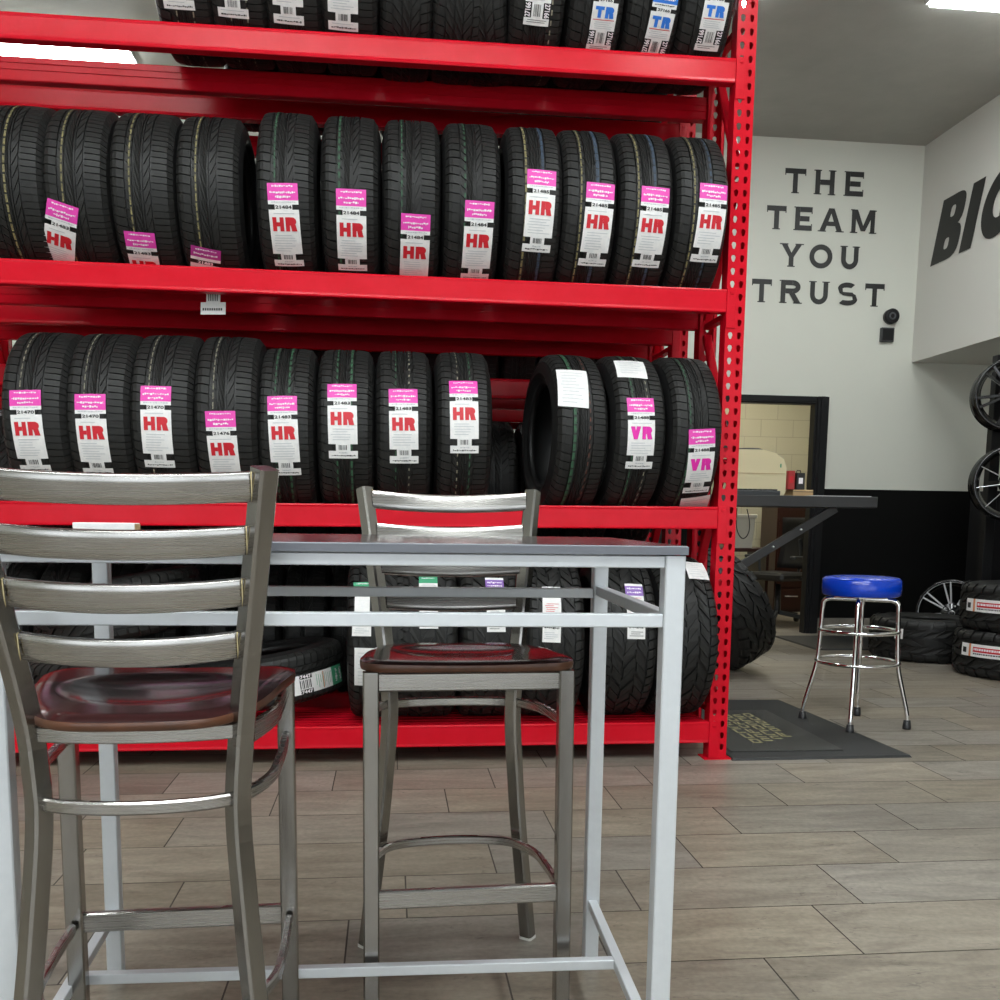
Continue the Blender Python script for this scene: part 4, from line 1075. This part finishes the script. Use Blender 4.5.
for w_, yy in ((w_up, 7.0), (w_lo, 6.9)):
    m = MB(); m.box(w_.x-.02, w_.x+.02, yy-.02, 7.15, w_.z-.02, w_.z+.02); m.build('hook', M['blacktrim'], t)
m = MB(); xq = at(984, 600, 7.6).x; m.box(xq, xq+.5, 7.6, 7.9, 0, 1.30, bev=.006); m.build('cabinet_body', M['blacktrim'], t)

# ================================================================== WORKBENCH and its things
YD0, YD1 = 7.05, 7.6
A = at(878, 497, YD0); ZT = A.z; ZBt = at(878, 508, YD0).z
wb = thing('workbench', 'charcoal wall bench on a slanting strut, seen past the red post', 'table', (0, 0, 0))
m = MB(); m.box(2.05, A.x, YD0, YD1, ZBt, ZT, bev=.003); m.build('bench_top', M['bench'], wb)
a = at(836, 510, YD0+.05); b = at(733, 571, YD0+.05)
m = MB(); m.sweep([(a.x, YD0+.06, ZBt-.005), (b.x-.10, YD0+.06, b.z-.06)], rsq(.014, .032, .002), (0, 1, 0)); m.build('strut', M['bench'], wb)
m = MB(); m.box(2.05, 2.11, YD0+.02, YD1-.02, 0, ZBt); m.build('post', M['bench'], wb)
for q in (.35, .62):
    m = MB(); x = a.x+(b.x-a.x)*q; z = ZBt+(b.z-ZBt)*q; m.lathe([(0, .016), (.008, .015), (.008, .0)], 10, M4=Matrix.Translation((x, YD0+.04, z)) @ Matrix.Rotation(radians(90), 4, 'X')); m.build('bolt', M['machined'], wb)
def P(x, y, Y): return at(x, y, Y)
# printer
pa = P(726, 490, 7.2); pb = P(785.5, 490, 7.2); ztp = P(760, 451, 7.35).z
t = thing('printer', 'cream desktop printer on the charcoal bench behind the post', 'printer', ((pa.x+pb.x)/2, 7.39, ZT))
w = (pb.x-pa.x)/2; hh = ztp-ZT
m = MB(); sec = [(-w, .0), (w*.93, .0), (w, .03), (w, hh*.62), (w*.9, hh*.80), (w*.62, hh*.93), (w*.2, hh), (-w, hh)]
vs = [(x, -.19, z) for x, z in sec]+[(x, .16, z) for x, z in sec]; n = len(sec)
m.add(vs, [(i, (i+1) % n, n+(i+1) % n, n+i) for i in range(n)]+[tuple(range(n)), tuple(range(n, 2*n))]); m.build('printer_body', M['cream'], t)
m = MB(); m.box(-w, w*.96, -.192, -.19, hh*.48, hh*.49); m.build('seam', M['tan'], t)
m = MB(); m.lathe([(0, .02), (.09, .015), (.13, .0)], 24, M4=Matrix.Translation((-w*.1, -.05, hh))); m.build('lid_knob', M['darkplastic'], t, label='dark rounded lid')
m = MB(); m.box(w*.78, w*.82, -.194, -.19, hh*.62, hh*.70); m.build('button', M['greenink'], t)
# monitor
q = P(742, 455, 7.43); q2 = P(742, 415, 7.43)
t = thing('monitor', 'dark screen edge leaning behind the printer, next to the red post', 'monitor', (q.x-.06, 7.575, ZT), (0, 0, radians(20)))
m = MB(); m.box(-.24, .12, -.012, .012, q.z-ZT-.10, q2.z-ZT, M4=Matrix.Rotation(radians(-9), 4, 'Y')); m.build('panel', M['darkplastic'], t)
m = MB(); m.box(-.03, .03, -.012, .012, 0, q.z-ZT-.05); m.box(-.1, .1, -.02, .02, 0, .012); m.build('foot', M['darkplastic'], t)
# keyboard
ka = P(732, 493, 7.08); kb = P(781, 493, 7.08)
t = thing('keyboard', 'dark grey keyboard lying at the front of the bench', 'keyboard', ((ka.x+kb.x)/2, 7.16, ZT), (0, 0, 0))
w = (kb.x-ka.x)/2
m = MB(); m.box(-w, w, -.07, .08, 0, .035, bev=.004); kb_ = m.build('keyboard_base', M['midplastic'], t)
m = MB()
for i in range(9):
    for j in range(4): m.box(-w+.015+i*(2*w-.03)/9, -w+.015+(i+.85)*(2*w-.03)/9, -.06+j*.032, -.034+j*.032, .035, .046)
m.build('keys', M['darkplastic'], kb_)['kind'] = 'stuff'
# tan box and books
ta = P(792, 496, 7.43); tb2 = P(810, 490, 7.43)
t = thing('cardboard_box', 'low tan box at the rear of the bench under the red binder', 'box', ((ta.x+tb2.x)/2, 7.47, ZT))
w = (tb2.x-ta.x)/2+.01; hb_ = max(.04, tb2.z-ZT)
m = MB(); m.box(-w, w, -.08, .10, 0, hb_, bev=.002); m.build('box_body', M['tan'], t)
m = MB(); m.box(-w-.001, w+.001, -.082, -.08, hb_-.018, hb_-.014); m.build('lid_line', M['darkplastic'], t)
zb_ = ZT+hb_
zt_b = P(795, 471, 7.43).z
for (x0, x1, mm, lb, lz) in ((786, 793, 'redbook', 'red binder standing on the tan box beside the printer', 0), (794.5, 803, 'darkplastic', 'black case with a white tag standing on the tan box', -.015)):
    a = P(x0, 480, 7.43); b = P(x1, 480, 7.43)
    t = thing('binder', lb, 'binder', ((a.x+b.x)/2, 7.46, zb_), (0, 0, 0))
    w = (b.x-a.x)/2-.001; hh = zt_b-zb_+lz
    m = MB(); m.box(-w, w, -.07, .07, 0, hh, bev=.003); m.build('cover', M[mm], t)
    m = MB(); m.box(-w*.5, w*.5, -.0712, -.07, hh*.35, hh*.70); m.build('tag', M['whiteink'] if mm != 'redbook' else M['redink'], t)
    if mm != 'redbook':
        m = MB(); m.tube([(-w*.5, -.02, hh), (-w*.4, -.02, hh+.02), (w*.4, -.02, hh+.02), (w*.5, -.02, hh)], .004, 8); m.build('handle', M['darkplastic'], t)
# paper on the bench end
a = P(806, 497, 7.23); b = P(865, 497, 7.23)
t = MB(); t.box(a.x, b.x, 7.13, 7.35, ZT, ZT+.006); o = t.build('paper_sheet', M['paper']); tag(o, 'white papers lying at the right end of the bench', 'paper')
# cable loop under bench
m = MB(); c0 = P(741, 512, YD0); pts = []
for (x, y) in ((737, 508), (736, 525), (738, 534), (743, 540), (749, 534), (750, 522), (747, 509)): 
    q = P(x, y, YD0-.02); pts.append((q.x, YD0-.02, min(q.z, ZBt)))
m.tube(smooth_path(pts, 4, .5), .004, 6); o = m.build('cable', M['darkplastic']); tag(o, 'thin black cable looping below the bench', 'cable')

# ================================================================== OFFICE
# desk with white box on it
zD = P(745, 548, 9.9).z
dk = thing('office_desk', 'dark brown desk in the office seen through the doorway', 'desk', (0, 0, 0))
dx0, dx1 = 3.0, P(773, 548, 9.9).x
m = MB(); m.box(dx0, dx1, 9.9, 10.5, zD-.04, zD, bev=.003); m.build('desk_top', M['cabinet'], dk)
m = MB(); m.box(dx0, dx0+.03, 9.92, 10.48, 0, zD-.04); m.build('side_panel', M['cabinet'], dk)
m = MB(); m.box(dx1-.06, dx1-.03, 9.92, 10.48, 0, zD-.04); m.build('side_panel', M['cabinet'], dk)
a = P(728, 546, 10.0); b = P(755, 546, 10.0); z1_ = P(745, 518, 10.0).z
t = thing('storage_bin', 'white plastic bin with a lid on the office desk', 'bin', ((a.x+b.x)/2, 10.2, zD))
w = (b.x-a.x)/2; hh = z1_-zD
m = MB(); vs = [(-w*.9, -.15, 0), (w*.9, -.15, 0), (w*.9, .15, 0), (-w*.9, .15, 0), (-w, -.17, hh), (w, -.17, hh), (w, .17, hh), (-w, .17, hh)]
m.add(vs, [(0, 1, 2, 3), (4, 5, 6, 7)]+[(i, (i+1) % 4, 4+(i+1) % 4, 4+i) for i in range(4)]); m.build('bin_body', M['whiteplastic'], t)
m = MB(); m.box(-w*1.08, w*1.12, -.19, .19, hh, hh+.04, bev=.004); m.build('lid', M['whiteplastic'], t)
# cabinet with drawers
cb = thing('drawer_cabinet', 'dark red wooden drawer cabinet in the office doorway', 'cabinet', (0, 0, 0))
ca = P(776, 560, 10.75); cr_ = P(822, 560, 10.75)
m = MB(); m.box(ca.x, cr_.x+.3, 10.77, 11.25, 0, 1.32, bev=.003); m.build('cabinet_body', M['cabinet'], cb)
nd = 5; hd = 1.26/nd
for k in range(nd):
    m = MB(); m.box(ca.x+.02, cr_.x+.28, 10.75, 10.77, .03+k*hd, .03+(k+1)*hd-.015, bev=.002); d_ = m.build('drawer', M['cabinet'], cb)
    cxh = P(793, 560, 10.75).x
    m = MB(); z = .03+(k+.6)*hd; m.tube([(cxh-.07, 10.75, z), (cxh-.065, 10.725, z), (cxh+.065, 10.725, z), (cxh+.07, 10.75, z)], .006, 8); m.build('handle', M['machined'], d_)
# office chair
oc = P(778, 590, 9.55)
ch = thing('office_chair', 'black mesh office chair with armrests in the doorway', 'chair', (oc.x, 9.55, 0), (0, 0, radians(-62)))
m = MB(); m.lathe([(0, .10), (.04, .10), (.035, .12), (.028, .4), (0, .4)], 16); m.build('gas_column', M['darkplastic'], ch)
for k in range(5):
    a = 2*pi*k/5+.3; m = MB(); m.sweep([(.03*cos(a), .03*sin(a), .11), (.30*cos(a), .30*sin(a), .075)], rsq(.02, .014, .004), (0, 0, 1)); sp_ = m.build('base_arm', M['midplastic'], ch)
    m = MB(); m.lathe([(0, .018), (.025, .018), (.03, .012), (.03, -.012), (.025, -.018), (0, -.018)], 16, M4=Matrix.Translation((.30*cos(a), .30*sin(a), .03)) @ Matrix.Rotation(a, 4, 'Z') @ Matrix.Rotation(radians(90), 4, 'X')); m.build('caster', M['darkplastic'], sp_)
m = MB(); m.box(-.24, .24, -.24, .24, .44, .52, bev=.025); m.build('seat', M['darkplastic'], ch)
m = MB(); vs = []; F = []
for j in range(9):
    for i in range(7):
        x = -.23+.46*i/6; z = .55+.52*j/8; y = .23+.04*sin(j/8*pi)-.05*(1-(x/.23)**2)*-1+.03*j/8; vs.append((x*(1-.12*(j/8)**2), y, z))
nn = len(vs); vs += [(x, y+.03, z) for x, y, z in vs]
for j in range(8):
    for i in range(6):
        a = j*7+i; F.append((a, a+1, a+8, a+7)); F.append((nn+a, nn+a+1, nn+a+8, nn+a+7))
edge = [i for i in range(7)]+[7*j+6 for j in range(1, 9)]+[56+i for i in range(5, -1, -1)]+[7*j for j in range(7, 0, -1)]
for k in range(len(edge)): a, b = edge[k], edge[(k+1) % len(edge)]; F.append((a, b, nn+b, nn+a))
m.add(vs, F, 0, True); m.build('backrest', M['darkplastic'], ch)
m = MB(); m.tube([(0, .05, .43), (0, .28, .46), (0, .34, .62), (0, .30, .85)], .016, 8); m.build('back_bracket', M['midplastic'], ch)
for s in (1, -1):
    m = MB(); m.tube(smooth_path([(s*.22, .05, .46), (s*.29, .05, .48), (s*.29, .03, .66)], 4, .4), .014, 8); am = m.build('armrest_post', M['midplastic'], ch)
    m = MB(); m.box(s*.29-.035, s*.29+.035, -.16, .12, .66, .69, bev=.008); m.build('arm_pad', M['midplastic'], am)

# ================================================================== WALL LETTERING
yw = YB-.001
def wall_fn(x, z): return (x, yw-LAYER[0]*.0005, z)
lines = (('THE', 3.442, 4.166, 3.892, 4.100), ('TEAM', 3.292, 4.304, 3.582, 3.782), ('YOU', 3.436, 4.168, 3.270, 3.468), ('TRUST', 3.184, 4.420, 2.957, 3.156))
wd = {'T': .195, 'H': .205, 'E': .185, 'A': .235, 'M': .265, 'Y': .215, 'O': .235, 'U': .205, 'R': .215, 'S': .205}
for body, x0, x1, z0, z1_ in lines:
    tw = sum(wd[c] for c in body); gap = .075; k = (x1-x0)/(tw+gap*(len(body)-1)); x = x0
    W_ = thing('wall_lettering', 'black capital letters reading %s on the white far wall' % body, 'lettering', (0, 0, 0), group='slogan lines on the far wall')
    for c in body:
        mm = MB(); glyph(mm, c, x, wd[c]*k, z0, z1_-z0, wall_fn, .044)
        o = mm.build('letter', M['letter'], W_, fix=False)
        sm = o.modifiers.new('s', 'SOLIDIFY'); sm.thickness = .0003; sm.offset = 0
        x += (wd[c]+gap)*k
# BIG on the soffit face (x = XS), reading toward us
def sfn(u, z): return (XS-.001-LAYER[0]*.0005, 8.47-u, z)
for body, u0, u1 in (('B', -.01, .385), ('I', .43, .60), ('G', .66, 1.13)):
    m = MB()
    glyph(m, body, u0, u1-u0, 0, .51, lambda a, b: sfn(a+b*.30, 3.265+b), .145, 0)
    o = m.build('soffit_letter', M['letter'], None, fix=False); sm = o.modifiers.new('s', 'SOLIDIFY'); sm.thickness = .0003; sm.offset = 0
    tag(o, 'large slanted black letter %s on the raised wall at right' % body, 'lettering', 'large slanted letters at upper right')
# alarm bell and box
t = thing('alarm_horn', 'small round black horn on the white wall below the word TRUST', 'alarm', (4.487, YB, 2.873))
m = MB(); Mx = Matrix.Rotation(radians(90), 4, 'X'); m.lathe([(0, .05), (.02, .05), (.055, .055), (.066, .05), (.066, 0), (0, 0)], 28, M4=Mx); m.build('horn_body', M['blacktrim'], t)
m = MB(); m.lathe([(.018, .052), (.03, .06), (.034, .052)], 20, M4=Mx); m.build('grille_ring', M['midplastic'], t)
t = thing('switch_box', 'small square dark box on the white wall under the round horn', 'box', (4.46, YB, 2.712))
m = MB(); m.box(-.062, .062, -.035, 0, -.062, .062, bev=.004); m.build('box_body', M['bench'], t)
m = MB(); m.box(-.05, .05, -.037, -.035, -.05, .05); m.build('cover_plate', M['blacktrim'], t)

# ================================================================== WORLD and view
w = bpy.data.worlds.new('world'); SC.world = w; w.use_nodes = True
w.node_tree.nodes['Background'].inputs[0].default_value = (.85, .93, 1, 1); w.node_tree.nodes['Background'].inputs[1].default_value = 1.2
SC.view_settings.view_transform = 'Standard'; SC.view_settings.look = 'None'; SC.view_settings.gamma = 1; SC.view_settings.exposure = 0.28
SC.view_settings.use_curve_mapping = False
SC.cycles.use_denoising = True
SC.cycles.max_bounces = 6; SC.cycles.diffuse_bounces = 4; SC.cycles.glossy_bounces = 4
